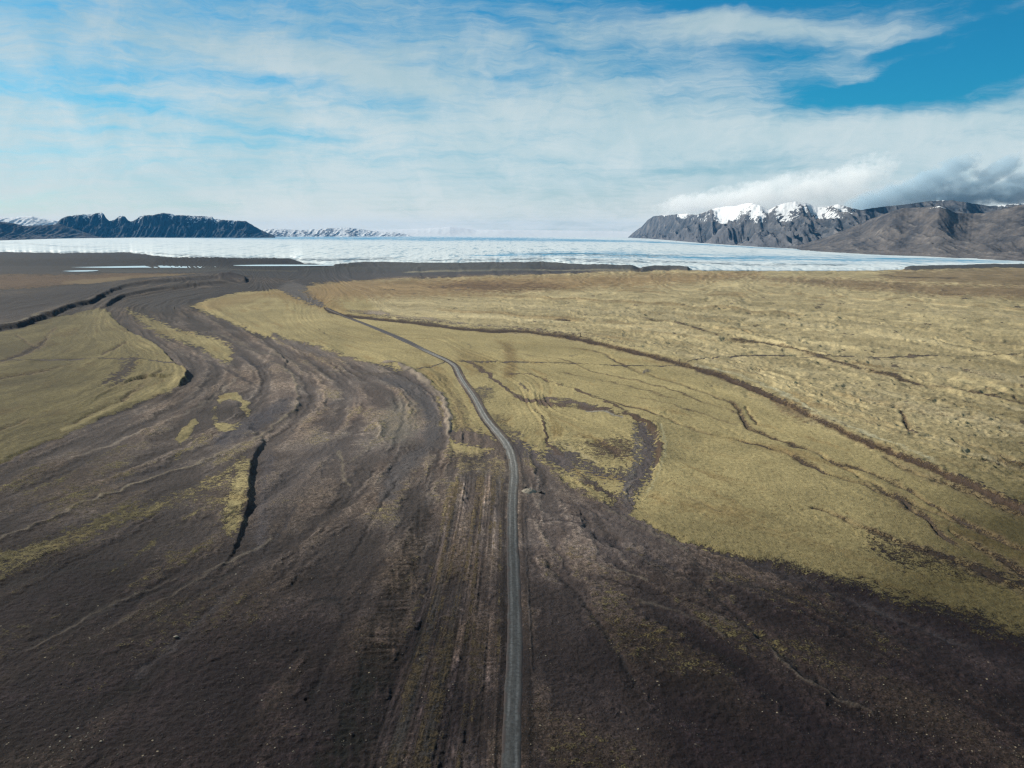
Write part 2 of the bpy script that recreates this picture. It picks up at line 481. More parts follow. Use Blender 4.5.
MT[idx] = MT[idx] * (1 - ft[:, None]) + (np.array([0.135, 0.104, 0.064]) * (1 - 0.72 * nearf[idx])[:, None]) * ft[:, None]
rut = perlin(gx[idx] / 6, gy[idx] / 1.8, 62)
Z[idx] += ft * (0.20 * rib + 0.14 * rib2 + 0.07 * rib3 + 0.06 * rut)
SPK[idx] = SPK[idx] * (1 - ft) + 0.2 * ft
# crosshatched dark band of ripples
for pts in ([(430, 490, 9), (418, 530, 13), (405, 570, 16), (388, 620, 22), (370, 680, 28), (345, 768, 40), (330, 830, 44)],):
    idx, d, t, ex = stroke_d(pts, 95)
    f = (1 - sstep(ex * 0.45, ex * 1.05, np.abs(d) + 3 * w3[idx])) * sstep(0, 0.12, t)
    MOSS[idx] = MOSS[idx] * (1 - f) - 0.5 * f
    GT[idx] = GT[idx] * (1 - 0.48 * f[:, None])
    rp = perlin(gx[idx] / 6.0, gy[idx] / 1.9 + 0.35 * perlin(gx[idx] / 7, gy[idx] / 9, 2), 60)
    brk2 = sstep(-0.3, 0.35, fbm(LU[idx] / 10, LV[idx] / 16, 64, 3))
    rq = perlin(gx[idx] / 1.3 + gy[idx] * 0.12, gy[idx] / 14, 61)
    strong = np.exp(-((PY[idx] - 603) / 10) ** 2) + np.exp(-((PY[idx] - 646) / 12) ** 2)
    Z[idx] += f * (0.20 * rp + 0.16 * rq + 0.35 * strong * rp)
    GT[idx] *= np.exp(f * (0.9 * rp * brk2 + 0.7 * rq + 1.6 * strong * np.clip(rp, 0, 1)))[:, None]

# ---- dark gravel inlets in the moss right of the road
ARC = [(621, 412, 1), (640, 419, 2), (651, 428, 3), (657, 440, 4), (659, 455, 4), (655, 466, 3.5)]
patch([(506, 440), (518, 436), (530, 446), (545, 452), (552, 446), (575, 450), (598, 466), (630, 468), (640, 455), (637, 436), (632, 424), (640, 421), (652, 432), (657, 450), (653, 468), (645, 482),
       (636, 500), (628, 510), (618, 500), (624, 482), (600, 476), (560, 468), (530, 462), (512, 458)], col=(0.070, 0.060, 0.062), moss=-0.28, feather=5, noise=1.6, wob=1.4)
patch([(585, 442), (612, 436), (632, 440), (634, 456), (606, 462), (588, 456)], col=(0.07, 0.05, 0.038), moss=-0.05, k=0.85, feather=6, noise=1.4)
patch([(545, 438), (570, 436), (590, 446), (600, 462), (575, 452), (553, 447)], moss=0.25, k=0.8, feather=6, noise=1.6)
patch([(632, 425), (638, 432), (641, 448), (638, 466), (632, 482), (628, 500), (624, 497), (630, 470), (633, 446)], col=(0.105, 0.10, 0.098), k=0.6, moss=-0.4, feather=3, noise=1.2)
paint([(x, y, w * 0.8) for x, y, w in ARC], 3, col=(0.058, 0.041, 0.030), moss=-0.2, brk=0.9)
paint([(660, 424, 1.0), (664, 440, 1.4), (664, 458, 1.4), (658, 474, 1.2), (646, 496, 1.5)], 1, mt=(0.30, 0.28, 0.18), k=0.7)
CH1 = [(448, 358, 1.5), (470, 363, 1.6), (490, 375, 1.6), (504, 387, 1.6), (521, 398, 2.2), (542, 403, 3), (565, 405.5, 2.4), (583, 407, 2), (605, 410, 1.6), (628, 415, 2.0)]
paint(CH1, 2, col=(0.085, 0.062, 0.050), moss=-0.35)
paint([(505, 374, 0.8), (530, 375, 0.8), (552, 382, 1.2), (575, 390, 1.4), (597, 398, 1.4), (615, 406, 1.6), (640, 418, 1.8)], 1, col=(0.09, 0.062, 0.045), moss=-0.3, k=0.9)
paint([(518, 382, 0.8), (530, 392, 1.4), (545, 398, 2.0), (575, 402, 1.8), (600, 406, 1.2)], 1, col=(0.10, 0.078, 0.07), moss=-0.3, k=0.85)
paint([(585, 410, 0.8), (605, 412, 1.0), (625, 417, 1.0)], 1, col=(0.28, 0.26, 0.21), moss=-0.4, k=0.8)
paint([(533, 408, 1.6), (541, 418, 1.6), (546, 428, 1.3), (547, 440, 1.3), (555, 450, 1.6), (565, 455, 1.5)], 1, col=(0.06, 0.042, 0.032), moss=-0.4)
paint([(548, 415, 1), (556, 425, 3.5), (562, 437, 3)], 2, mt=(0.15, 0.115, 0.05), k=0.7)
paint([(562, 443, 1), (578, 452, 1.4), (598, 465, 1.6)], 1, mt=(0.29, 0.25, 0.15), k=0.8, moss=0.9)
patch([(480, 415), (500, 412), (512, 425), (520, 438), (508, 440), (494, 428)], moss=0.1, col=(0.10, 0.08, 0.066), k=0.75, feather=5, noise=1.3)
patch([(470, 388), (492, 386), (496, 396), (484, 404), (474, 400)], moss=-0.1, col=(0.09, 0.075, 0.068), k=0.8, feather=4, noise=1.2)
patch([(498, 340), (512, 345), (516, 365), (512, 378), (504, 374), (507, 358)], moss=0.3, mt=(0.14, 0.10, 0.048), k=0.7, feather=4)
patch([(455, 355), (470, 350), (490, 358), (496, 370), (480, 372), (462, 364)], mt=(0.15, 0.115, 0.056), moss=0.35, k=0.55, feather=5)
patch([(420, 372), (440, 368), (452, 380), (452, 395), (440, 388), (425, 380)], mt=(0.15, 0.115, 0.056), moss=0.25, k=0.6, feather=5)
patch([(450, 395), (462, 400), (472, 425), (490, 440), (500, 450), (478, 448), (455, 430)], moss=0.15, mt=(0.17, 0.135, 0.075), col=(0.10, 0.082, 0.068), k=0.8, feather=6, noise=1.4)
patch([(450, 430), (480, 432), (498, 440), (505, 452), (480, 448), (455, 440)], moss=-0.5, col=(0.095, 0.074, 0.066), k=0.9, feather=3, noise=0.8)
patch([(448, 448), (470, 452), (500, 458), (505, 470), (470, 476), (452, 462)], moss=0.3, mt=(0.19, 0.155, 0.10), k=0.8, feather=5, noise=1.5)
# pale sand ridge left of the road
PALE = [(378, 361, 1.2), (395, 364, 2.0), (409, 370, 2.2), (422, 378, 2.4), (432, 387, 2.6), (441, 396, 2.8), (446, 406, 2.8), (449, 418, 2.6), (449, 428, 2.4), (447, 437, 2.0)]
paint(PALE, 2, col=(0.22, 0.185, 0.150), moss=-0.5, k=0.9, brk=0.9)
ridge([q[:2] for q in PALE], 1.1, 3.0)
paint([(432, 392, 1.5), (439, 402, 2), (442, 414, 2), (441, 430, 1.8)], 1, mt=(0.20, 0.165, 0.08), moss=0.5, k=0.8)
patch([(395, 374), (418, 384), (433, 398), (439, 412), (440, 432), (436, 442), (425, 440), (425, 420), (418, 402), (400, 388), (380, 378)], col=(0.062, 0.058, 0.062), moss=-0.6, k=0.9, spk=0.05, feather=4)
patch([(388, 470), (405, 455), (425, 443), (436, 445), (420, 462), (405, 480), (392, 500), (380, 500)], col=(0.060, 0.056, 0.060), moss=-0.6, k=0.85, spk=0.05, feather=5)
patch([(380, 420), (398, 400), (415, 405), (418, 425), (405, 440), (385, 442), (375, 435)], col=(0.135, 0.125, 0.105), moss=-0.25, k=0.6, feather=8, noise=2.0)
# the pale sinuous berm and the smooth dark patch inside its bend
BERM = [(-40, 560, .8), (40, 523, 0.9), (150, 479, 1.0), (195, 466, 1.1), (233, 452, 1.2), (258, 438, 1.4), (278, 423, 1.4), (294, 410, 1.5), (298, 398, 1.5), (296, 388, 1.4), (292, 375, 1.3), (283, 369, 1.2), (271, 364, 1)]
paint([(x, y, w * .62) for x, y, w in BERM], 1, col=(0.165, 0.140, 0.105), moss=-0.3, k=0.85, brk=1.0)
ridge([q[:2] for q in BERM], 0.6, 2.0)
patch([(291, 398), (288, 408), (272, 420), (250, 434), (225, 446), (215, 440), (240, 424), (262, 410), (280, 400)], col=(0.050, 0.047, 0.056), moss=-0.6, k=0.85, spk=0.03, feather=4)
paint([(60, 462, 0.8), (150, 429, 1.0), (202, 404, 1.2), (225, 388, 1.0), (244, 375, 1)], 1, col=(0.16, 0.135, 0.115), moss=-0.3, k=0.8, brk=0.8)
paint([(240, 355, 1.4), (258, 366, 1.8), (276, 363, 1.4)], 1, col=(0.045, 0.040, 0.044), moss=-0.5)
scarp([(270, 352), (281, 358), (288, 362)], 1.8, 1, 6)
paint([(270, 335, 3), (300, 345, 3), (340, 358, 3), (380, 370, 3)], 3, col=(0.115, 0.100, 0.095), moss=-0.5, k=0.7, brk=1)
paint([(338, 448, 1.5), (342, 462, 1.7), (344, 478, 1.5), (352, 486, 1.4)], 1, col=(0.19, 0.16, 0.12), moss=0.0, k=0.7, brk=1.2)
scarp([(376, 424), (380, 432), (377, 438)], 1.8, -1, 5)
patch([(268, 480), (300, 455), (345, 440), (330, 470), (300, 500), (268, 520)], col=(0.062, 0.055, 0.058), k=0.6, spk=0.05, feather=10)
patch([(262, 452), (276, 458), (268, 490), (268, 530), (256, 550), (256, 500)], col=(0.060, 0.053, 0.058), k=0.8, spk=0.05, feather=5)
for c in ((290, 420, 345, 398, 1.6), (300, 432, 335, 418, 1.6), (310, 440, 350, 412, 3.0)):
    paint([(c[0], c[1], 0.6), ((c[0] + c[2]) / 2, (c[1] + c[3]) / 2 + 1, c[4]), (c[2], c[3], 0.6)], 1, col=(0.06, 0.054, 0.056), k=0.7)
# far river flat and terraces on the left
patch([(-300, 345), (0, 322), (50, 308), (110, 297), (135, 292), (95, 287), (40, 292), (0, 296), (-300, 310)], col=(0.032, 0.027, 0.031), moss=-0.6, feather=2, noise=0.3, wob=0.5)
patch([(-300, 300), (0, 290), (60, 286), (130, 280), (200, 275), (180, 271), (60, 274), (0, 274), (-300, 276)], mt=(0.078, 0.046, 0.025), moss=0.55, k=0.9, feather=2, noise=0.3, wob=0.4)
paint([(60, 283, 1.5), (110, 280, 2.2), (150, 277, 1.8), (200, 274.5, 1)], 1, mt=(0.11, 0.080, 0.044), moss=0.7)
patch([(130, 300), (170, 292), (240, 285), (300, 281), (330, 280), (300, 287), (240, 292), (195, 302), (160, 312)], col=(0.055, 0.049, 0.051), moss=-0.6, feather=2, noise=0.3, wob=0.5)
paint([(140, 300, .5), (200, 292, .7), (245, 287, .5)], 1, col=(0.055, 0.045, 0.044), k=0.7)
paint([(0, 306, .6), (30, 303, .8), (60, 298, .6)], 1, col=(0.030, 0.027, 0.032), k=0.8)
patch([(256, 294), (290, 289), (330, 300), (350, 314), (330, 312), (300, 304)], mt=(0.165, 0.115, 0.052), moss=0.85, k=0.7, feather=3)
patch([(195, 306), (225, 297), (280, 291), (260, 298), (215, 310)], mt=(0.17, 0.12, 0.056), k=0.6, feather=4)
# grey washed slope where the scarp begins, brown heath on top of it
patch([(278, 288), (290, 282), (305, 286), (318, 298), (326, 307), (310, 304), (292, 296)], col=(0.125, 0.115, 0.115), moss=-0.5, feather=2, noise=0.6, wob=0.6)
patch([(300, 290), (330, 281), (420, 279), (520, 276), (640, 274), (760, 272), (700, 282), (560, 290), (440, 296), (350, 300), (318, 302)], mt=(0.165, 0.108, 0.055), moss=0.65, k=0.75, feather=4, noise=1.2, wob=0.6)
patch([(430, 287), (470, 282), (540, 284), (560, 288), (480, 292)], mt=(0.10, 0.062, 0.038), moss=0.4, k=0.7, feather=3, noise=1.2, wob=0.6)
patch([(730, 277), (850, 279), (960, 285), (1100, 287), (1100, 300), (1000, 297), (940, 295), (850, 288)], mt=(0.105, 0.066, 0.042), moss=0.5, k=0.7, feather=3, noise=1.0, wob=0.6)
patch([(900, 270), (1100, 268), (1100, 288), (960, 284), (880, 278)], mt=(0.115, 0.080, 0.05), k=0.7, feather=3, noise=0.8, wob=0.6)
patch([(-350, 254), (-10, 263), (60, 264), (150, 266), (280, 266), (350, 266), (500, 266), (560, 262), (640, 268), (560, 273), (430, 276), (330, 281), (240, 276), (100, 272), (-10, 273), (-350, 274)], col=(0.052, 0.050, 0.054), moss=-0.7, feather=1.5, noise=0.1, wob=0.3)
paint([(400, 272.5, .5), (480, 270.5, .8), (540, 270, .6), (640, 270.5, .5)], 1, col=(0.20, 0.185, 0.135), k=0.8, brk=0.2, wob=0.3)
paint([(200, 271, .5), (250, 270.5, .8), (300, 271, .5)], 1, col=(0.15, 0.135, 0.105), k=0.7, brk=0.2, wob=0.3)

# ---- lines in the moss
RUST = (0.056, 0.040, 0.031)
SC = [(318, 304), (330, 311), (345, 315), (380, 319), (430, 324.5), (480, 330), (520, 331.5), (560, 336), (600, 344), (640, 354), (680, 364), (716, 374), (762, 393), (804, 413), (835, 429), (866, 444), (907, 460), (949, 477), (991, 496), (1024, 511), (1120, 556), (1250, 620)]
scarp(SC, 2.0, -1, 26, edge=2.0, wob=0.5, taper=0.05)
paint([(x, y + 0.9, 0.7 + 0.0020 * max(x - 300, 0)) for x, y in SC], 1, col=RUST, moss=0.0, wob=0.5, brk=0.29, soft=0.9, mt=(0.098, 0.068, 0.042))
paint([(x, y + 1.2, 0.5) for x, y in SC], 1, col=(0.04, 0.028, 0.022), moss=-0.25, wob=0.5, brk=0.6, k=0.9)
paint([(345, 311, 1), (380, 314.5, 2.2), (400, 318, 1.3), (430, 321, 1.2), (470, 326, .8)], 1, col=(0.24, 0.20, 0.165), moss=-0.2, wob=0.5, brk=0.9)
paint([(690, 365, .8), (740, 378, 1.4), (790, 399, 1.8), (830, 422, 1.5), (880, 441, 1.2), (940, 466, 1.2)], 1, mt=(0.36, 0.345, 0.25), k=0.7)
patch([(770, 399), (800, 410), (815, 419), (800, 421), (782, 412)], mt=(0.12, 0.08, 0.045), moss=0.3, k=0.75, feather=3, noise=1.2)
LN = (0.056, 0.043, 0.035)
def line(pts, w, k=0.95, brk=0.5, dz=-0.8):
    paint([(x, y, w) for x, y in pts] if len(pts[0]) == 2 else pts, w, col=np.array(LN) * (0.5 if pts[0][0] < 180 else 1.0 - 0.6 * float(sstep(380, 540, np.array(pts[0][1])))), moss=0.02, k=k, brk=brk, wob=0.55, soft=0.95, mt=(0.105, 0.078, 0.048))
    if dz: ridge([q[:2] for q in pts], dz, max(w, 1.2) * 1.1, wob=0.55)
line([(560, 345, .5), (600, 352, .6), (625, 366, .9), (652, 375, .7), (680, 384, .8), (705, 393, 1.1), (730, 402, 1.8), (738, 410, 2.8), (745, 424, 2.8), (753, 430, 2), (780, 440, 1.3), (810, 450, 1.3), (838, 462, 1.5), (870, 472, 2.0), (905, 487, 2.2), (930, 503, 1.8), (960, 520, 2.2), (1000, 538, 3), (1040, 556, 3), (1120, 592, 3)], 1)
line([(745, 405, .5), (750, 415, .9), (758, 424, .8)], 1)
line([(595, 398, .5), (640, 409, .8), (680, 424, .9), (715, 434, .9), (750, 442, .9), (782, 451, 1.4), (800, 460, 2.6), (830, 474, 1.4), (860, 482, 1.6), (880, 490, 2.4), (897, 497, 4.2), (915, 510, 4.2), (928, 519, 2.4), (940, 534, 3.2), (965, 550, 2)], 1)
line([(500, 352, .4), (560, 360, .4), (600, 374, .5), (650, 384, .7), (700, 400, .7), (740, 414, .6)], 1, k=0.7, dz=0)
line([(620, 395, .5), (660, 402, .8), (700, 413, .8), (738, 425, .6)], 1, k=0.7, dz=0)
line([(560, 372, .4), (620, 384, .6), (680, 400, .5)], 1, k=0.6, dz=0)
line([(808, 506, .8), (824, 511, 1.4), (850, 522, 2.6), (875, 533, 3), (905, 545, 3.6), (950, 560, 5), (1000, 580, 6), (1060, 606, 6)], 1)
line([(820, 455, .6), (850, 470, .9), (885, 490, 1.0), (930, 510, 1.2), (985, 534, 1.6), (1024, 551, 2)], 1, k=0.7)
line([(948, 528, .8), (965, 540, 3.2), (990, 553, 4.5), (1024, 574, 6.5), (1080, 605, 7)], 1)
line([(880, 455, 1.5), (905, 468, 3.2), (930, 478, 3.8), (970, 492, 3.5), (1000, 506, 3.4), (1040, 522, 3)], 1, k=0.65)
line([(715, 338, .6), (760, 342, 1.0), (800, 350, 1.4), (840, 363, 1.3), (885, 373, 1.1), (920, 383, 1.1), (960, 389, .9), (1024, 402, 1.2), (1100, 418, 1.2)], 1, dz=0)
ridge([(715, 340), (760, 345), (800, 354), (840, 367), (885, 377), (920, 387), (1024, 407)], -1.2, 3.0)
line([(640, 318, .5), (680, 324, .8), (720, 336, .8)], 1, dz=0)
line([(672, 490, .5), (690, 498, 1.2), (712, 508, 1.0), (735, 513, .5)], 1, k=0.5, dz=-0.3)
line([(560, 478, .5), (600, 490, .5)], 1, k=0.3)
patch([(856, 532), (900, 542), (950, 556), (1010, 575), (1100, 610), (1100, 640), (1000, 605), (930, 582), (880, 560)], moss=-0.1, k=0.75, feather=7, noise=2.0)
line([(893, 405, 1), (900, 412, 1.6), (906, 424, 2.4), (910, 432, 3)], 1)
line([(960, 368, 1), (980, 374, 2), (1010, 381, 1.2)], 1, k=0.8)
line([(985, 386, .8), (1005, 392, 1.6), (1018, 398, .8)], 1, k=0.8)
line([(975, 463, .8), (1000, 461, 3), (1030, 467, 3)], 1, k=0.85)
line([(950, 440, .8), (985, 450, 1.4), (1015, 460, 1)], 1, k=0.6)
line([(878, 275, .4), (920, 277.5, .5), (960, 278, .4)], 1, dz=0)
line([(545, 321, .6), (560, 320, 1.4), (570, 320, .8)], 1, dz=0)
# thin foot track that crosses the whole plain
for tr in ([(-250, 356), (0, 360), (60, 360), (100, 360), (140, 361.5), (182, 367)], [(300, 371), (360, 372.5), (395, 373), (420, 368), (436, 365), (450, 360)], [(455, 361.5), (520, 362), (580, 364.5), (640, 366), (684, 365)],
           [(684, 365), (705, 359.5), (740, 356.5), (800, 356), (900, 355), (1024, 354.5), (1250, 352)]):
    paint([(x, y, 0.62) for x, y in tr], 1, col=(0.070, 0.058, 0.048), moss=-0.3, wob=0.0, brk=0.1, k=0.8)
paint([(320, 345, .6), (345, 356, 1), (375, 362, .8), (410, 366, .6)], 1, col=LN, moss=-0.2, k=0.5)
paint([(368, 330, .4), (395, 345, .7), (430, 358, .6)], 1, col=LN, moss=-0.2, k=0.5)
paint([(316, 328, .6), (326, 334, 1.3), (333, 342, 1.6)], 1, col=LN, moss=-0.3, k=0.8)
for q in ((470, 346, 2.0, 2.6), (573, 355.5, 4.5, 1.6), (708, 385, 4, 1.6), (648, 371, 5, 1)):
    paint([(q[0] - q[2], q[1], q[3] * .5), (q[0], q[1], q[3]), (q[0] + q[2], q[1] + .4, q[3] * .5)], 1, col=(0.12, 0.11, 0.10), moss=-0.35, k=0.9)
# left plateau: old channels in the moss
line([(-80, 400, 1.2), (0, 362, 1.8), (25, 352, 2.6), (42, 343, 2.6), (50, 333, 1.6), (58, 328, .8)], 1)
line([(15, 334, .7), (30, 344, 1.2), (40, 349, 1)], 1, k=0.8)
line([(-60, 392, 1), (0, 378, 1.2), (40, 371, 1.4), (75, 364, .8)], 1, k=0.7)
line([(-60, 450, 1), (0, 430, 1.4), (30, 420, 1)], 1, k=0.5)
line([(100, 356, .6), (115, 350, 1.2), (128, 344, .8)], 1, k=0.8)
patch([(104, 383), (118, 372), (128, 360), (138, 361), (134, 372), (122, 382)], col=(0.034, 0.026, 0.022), moss=-0.35, k=0.9, feather=3, noise=1.6)
line([(108, 388, 1), (125, 384, 1.6), (150, 376, 1)], 1, k=0.7)
line([(120, 402, 1), (133, 392, 3), (150, 380, 2), (165, 372, 1)], 1, k=0.55)
line([(70, 425, .8), (105, 408, 1.2), (130, 398, 1)], 1, k=0.4)

MOSS += np.where(MOSS < 0.1, 0.42 * bar - 0.22, 0)
# ---- banks
PB = [(104, 308, 3.5), (118, 325, 3.2), (130, 333, 3.0), (160, 350, 3.0), (175, 365, 3.2), (187, 372, 3.2), (184, 382, 3.0), (171, 393, 1.5)]
scarp(PB, 3.2, 1, 40, edge=1.0, wob=0.5, taper=0.12)
paint([(q[0] + 2.5, q[1] - 0.5, 1.5) for q in PB[1:7]], 1, col=(0.028, 0.024, 0.028), moss=-0.5, k=0.8, wob=0.5)  # shade of the bank face painted into the gravel tint
scarp([(171, 393, 1.8), (150, 400, 0.8), (120, 411, 0.7), (80, 430, 0.8), (40, 446, 1.0), (0, 464, 1.2), (-200, 555, 1.2)], 2, 1, 40, edge=1.6, wob=0.6, taper=0.1)
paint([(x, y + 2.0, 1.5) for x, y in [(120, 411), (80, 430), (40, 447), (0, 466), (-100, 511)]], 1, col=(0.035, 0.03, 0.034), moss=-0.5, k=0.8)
paint([(x, y - 2, 1.6) for x, y in [(125, 406), (105, 415), (80, 426), (60, 434)]], 1, mt=(0.24, 0.205, 0.11), k=0.8)
LB = [(267, 443, 0.6), (262, 447, 1.2), (256, 456, 1.7), (252, 468, 2.2), (250, 485, 2.2), (250, 500, 2.2), (246, 520, 1.5), (240, 538, 1.1), (228, 560, 0.5), (205, 585, 0.2)]
scarp(LB, 3, 1, 40, edge=1.4, wob=0.6, taper=0.08)
paint([(x + 5, y + 2, 5) for x, y, z in LB[2:8]], 1, col=(0.045, 0.038, 0.040), moss=-0.5, k=0.6)  # cast shadow beside the bank painted as a dark strip
TER = [(-300, 372), (-100, 345), (0, 330), (22, 326), (40, 319), (52, 316), (72, 308), (92, 303), (108, 295), (128, 287), (160, 283), (200, 280), (232, 278), (262, 277)]
scarp(TER, 6.5, -1, 7, edge=0.9, wob=0.7, taper=0.10)
paint([(q[0], q[1] + 0.6, 0.8) for q in TER], 1, col=(0.020, 0.018, 0.022), moss=-0.5, k=0.8, wob=0.7)  # shaded terrace face darkened in the tint
paint([(x, y - 2.5, 1.1) for x, y in TER[1:6]], 1, col=(0.16, 0.14, 0.095), moss=0.3, k=0.6)
scarp([(96, 312), (106, 307), (116, 301), (130, 296), (170, 289), (225, 283), (262, 280)], 6.0, -1, 5, edge=0.8, wob=0.6, taper=0.25)
ridge([(218, 279.5), (232, 278.5), (247, 281)], 6.0, 2.2, wob=0.2)
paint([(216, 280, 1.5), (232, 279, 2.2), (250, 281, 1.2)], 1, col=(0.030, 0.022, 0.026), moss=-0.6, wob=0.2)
scarp([(198, 305), (222, 316), (246, 327), (275, 339), (305, 345), (345, 354)], 1.6, -1, 25, edge=1.2)
scarp([(637, 517), (666, 534), (724, 552), (815, 576), (890, 602), (973, 630), (1024, 651), (1150, 704)], 0.7, -1, 45, edge=2.5)
scarp([(621, 414), (640, 421), (651, 429), (657, 441), (659, 456), (655, 468), (645, 485)], 2.4, -1, 18, edge=2.6, taper=0.3)
scarp([(140, 440), (171, 420)], 0.5, 1, 8)
# low hummocky moraines in front of the ice
for pts, h, w in (([(-200, 261), (0, 262), (80, 261), (150, 262), (240, 263)], 9, 2.6), ([(150, 263), (210, 262), (290, 262)], 7, 1.6), ([(330, 268), (352, 266), (372, 265), (430, 266), (520, 265.5), (545, 264)], 9, 1.7), ([(300, 270), (420, 269), (540, 268.5)], 5, 1.5),
                  ([(540, 264.5), (560, 266), (590, 267.5), (640, 268.5)], 9, 1.4), ([(640, 270), (655, 268.5), (675, 268.5), (690, 270)], 8, 1.2), ([(900, 269), (960, 267.5), (990, 266.5), (1060, 266)], 7, 1.3)):
    ridge(pts, h, w, wob=0.3, rough=0.15)
    paint([(x, y, w * 1.3) for x, y in pts], 1, col=(0.022, 0.025, 0.032) if pts[0][0] < 200 else (0.066, 0.068, 0.070), moss=-0.7, wob=0.3, brk=0.3)
patch([(-300, 251), (0, 252), (120, 253), (170, 257), (300, 259), (330, 265), (200, 266), (0, 266), (-300, 268)], col=(0.018, 0.021, 0.028), moss=-0.8, feather=1, noise=0.1, wob=0.3)
patch([(80, 268), (160, 267), (228, 268), (215, 272), (140, 273), (95, 271)], col=(0.10, 0.10, 0.098), moss=-0.7, feather=1, noise=0.2, wob=0.2)

LOWM = [(637, 517, 2.5), (666, 534, 3), (724, 553, 5), (815, 577, 10), (890, 600, 16), (973, 628, 22), (1024, 648, 26), (1150, 702, 30), (1300, 775, 32)]
idx, d, t, ww = stroke_d(LOWM, 70)
d = -d
m_ = sstep(-ww * 1.5, ww * 1.6, d + ww * (1.2 * streak[idx] + 0.5 * med[idx]))
kk = sstep(ww * 2.6, ww * 1.4, np.abs(d)) * sstep(0, 0.05, t) * (0.3 + 0.7 * sstep(680, 800, PX[idx]))
MOSS[idx] = MOSS[idx] * (1 - kk) + (-0.45 + 1.25 * m_) * kk
DKC = (0.030, 0.026, 0.029)
for pts, kz in (([(527, 508, .5), (560, 512, .9), (590, 517, .8), (615, 524, .5)], -.3), ([(530, 517, .4), (556, 521, .8), (585, 523, .6)], -.3), ([(560, 500, .5), (585, 508, 1.0), (612, 520, .8), (650, 536, 1)], -.4),
                ([(582, 522, 1), (600, 536, 2.2), (640, 552, 2.6), (680, 568, 2)], -.7), ([(640, 560, 1), (690, 577, 1.6), (722, 600, 2), (760, 636, 2.4), (800, 668, 2.5), (850, 700, 3)], -.6), ([(600, 576, .6), (640, 588, 1), (700, 604, 1), (740, 622, 1)], -.4),  # first stroke paints a gully shadow into the tint
                ([(690, 560, 1), (740, 580, 1.5), (800, 598, 2), (860, 622, 2.5), (930, 650, 3)], -.5), ([(545, 560, .6), (575, 590, 1.2), (610, 640, 1.5), (640, 690, 2)], -.4), ([(640, 520, 1), (690, 543, 1.6), (760, 563, 2), (830, 590, 2.2), (900, 618, 2), (980, 650, 2)], -.5),
                ([(300, 500, 1), (260, 560, 2), (200, 620, 3), (130, 680, 3)], -.5), ([(338, 598, 2), (344, 612, 2.4), (338, 640, 2), (325, 668, 2), (316, 695, 1.5)], -.35), ([(300, 612, 1), (320, 600, 2.4), (338, 598, 2)], -.4),
                ([(0, 660, 2), (80, 620, 2.5), (160, 590, 2), (230, 575, 1.5)], -.5), ([(120, 640, 1), (190, 600, 2), (250, 560, 2)], -.4), ([(0, 520, 1), (90, 490, 2), (180, 462, 2)], -.3), ([(0, 585, 1.5), (60, 570, 2), (130, 560, 2)], -.3),
                ([(350, 560, 1), (372, 520, 1.4), (398, 480, 1)], -.4), ([(180, 350, 1), (230, 372, 1.4), (262, 392, 1)], -.3), ([(190, 322, .8), (240, 345, 1.2), (290, 362, 1)], -.3)):
    paint(pts, 1, col=np.array(DKC) * (1.1 if pts[0][1] < 540 else 0.4), k=0.85, brk=0.8, soft=0.9)
    ridge([q[:2] for q in pts], kz * (0.55 if pts[0][0] < 420 else 1.2), max(q[2] for q in pts) * 1.4)
for pts in ([(600, 505, .6), (650, 532, 1), (690, 552, .8)], [(700, 612, 1), (760, 640, 1.4), (800, 676, 1.4), (880, 720, 1.5)], [(560, 548, .6), (600, 566, 1), (650, 580, .8)], [(612, 596, .8), (680, 612, 1.2), (730, 640, 1)], [(20, 655, .8), (100, 610, 1), (180, 576, .8)],
            [(200, 575, .8), (262, 545, 1), (272, 535, .8)], [(90, 640, .6), (180, 590, .9), (230, 560, .6)], [(340, 470, .5), (370, 446, .9), (392, 428, .6)], [(210, 330, .6), (260, 352, 1), (310, 366, .8)]):
    paint(pts, 1, col=(0.105, 0.09, 0.075) if pts[0][1] < 580 else (0.062, 0.052, 0.045), moss=-0.2, k=0.75, brk=0.9, soft=0.8)
    ridge([q[:2] for q in pts], 0.12 if pts[0][0] < 420 else 0.35, 2.0)

# ---- overall relief
isup = up[:, 0]
mossn = np.clip(MOSS, 0, 1)
frr = np.clip(RAD / 300, 1, 4)
Z += 0.95 * streak * (1 - 0.72 * mossn) * np.clip(RAD / 300, 0.6, 2) + 0.8 * big * sstep(250, 600, RAD)
hum = ridged(gx / 26 + 0.6 * w1, gy / 34 + 0.6 * w2, 71, 4)
hum2 = fbm(gx / 9, gy / 12, 72, 3)
rough_up = isup * sstep(1600, 900, RAD) + 0.6 * isup
Z += rough_up * (0.45 * (hum - 0.45) + 0.30 * hum2 + 1.0 * (ridged(psi * 5.0, SA / 55, 78, 3) - 0.5) * np.clip(RAD / 500, 0.7, 2) * sstep(400, 560, PX))
Z += (1 - isup) * mossn * (0.16 * hum2 + 0.10 * st_c) + 0.05 * fine
# pebbly lumps close to the drone
lump = fbm(gx / 1.6, gy / 1.6, 73, 3)
Z += 0.26 * lump * sstep(800, 300, RAD) * (1 - 0.5 * mossn)
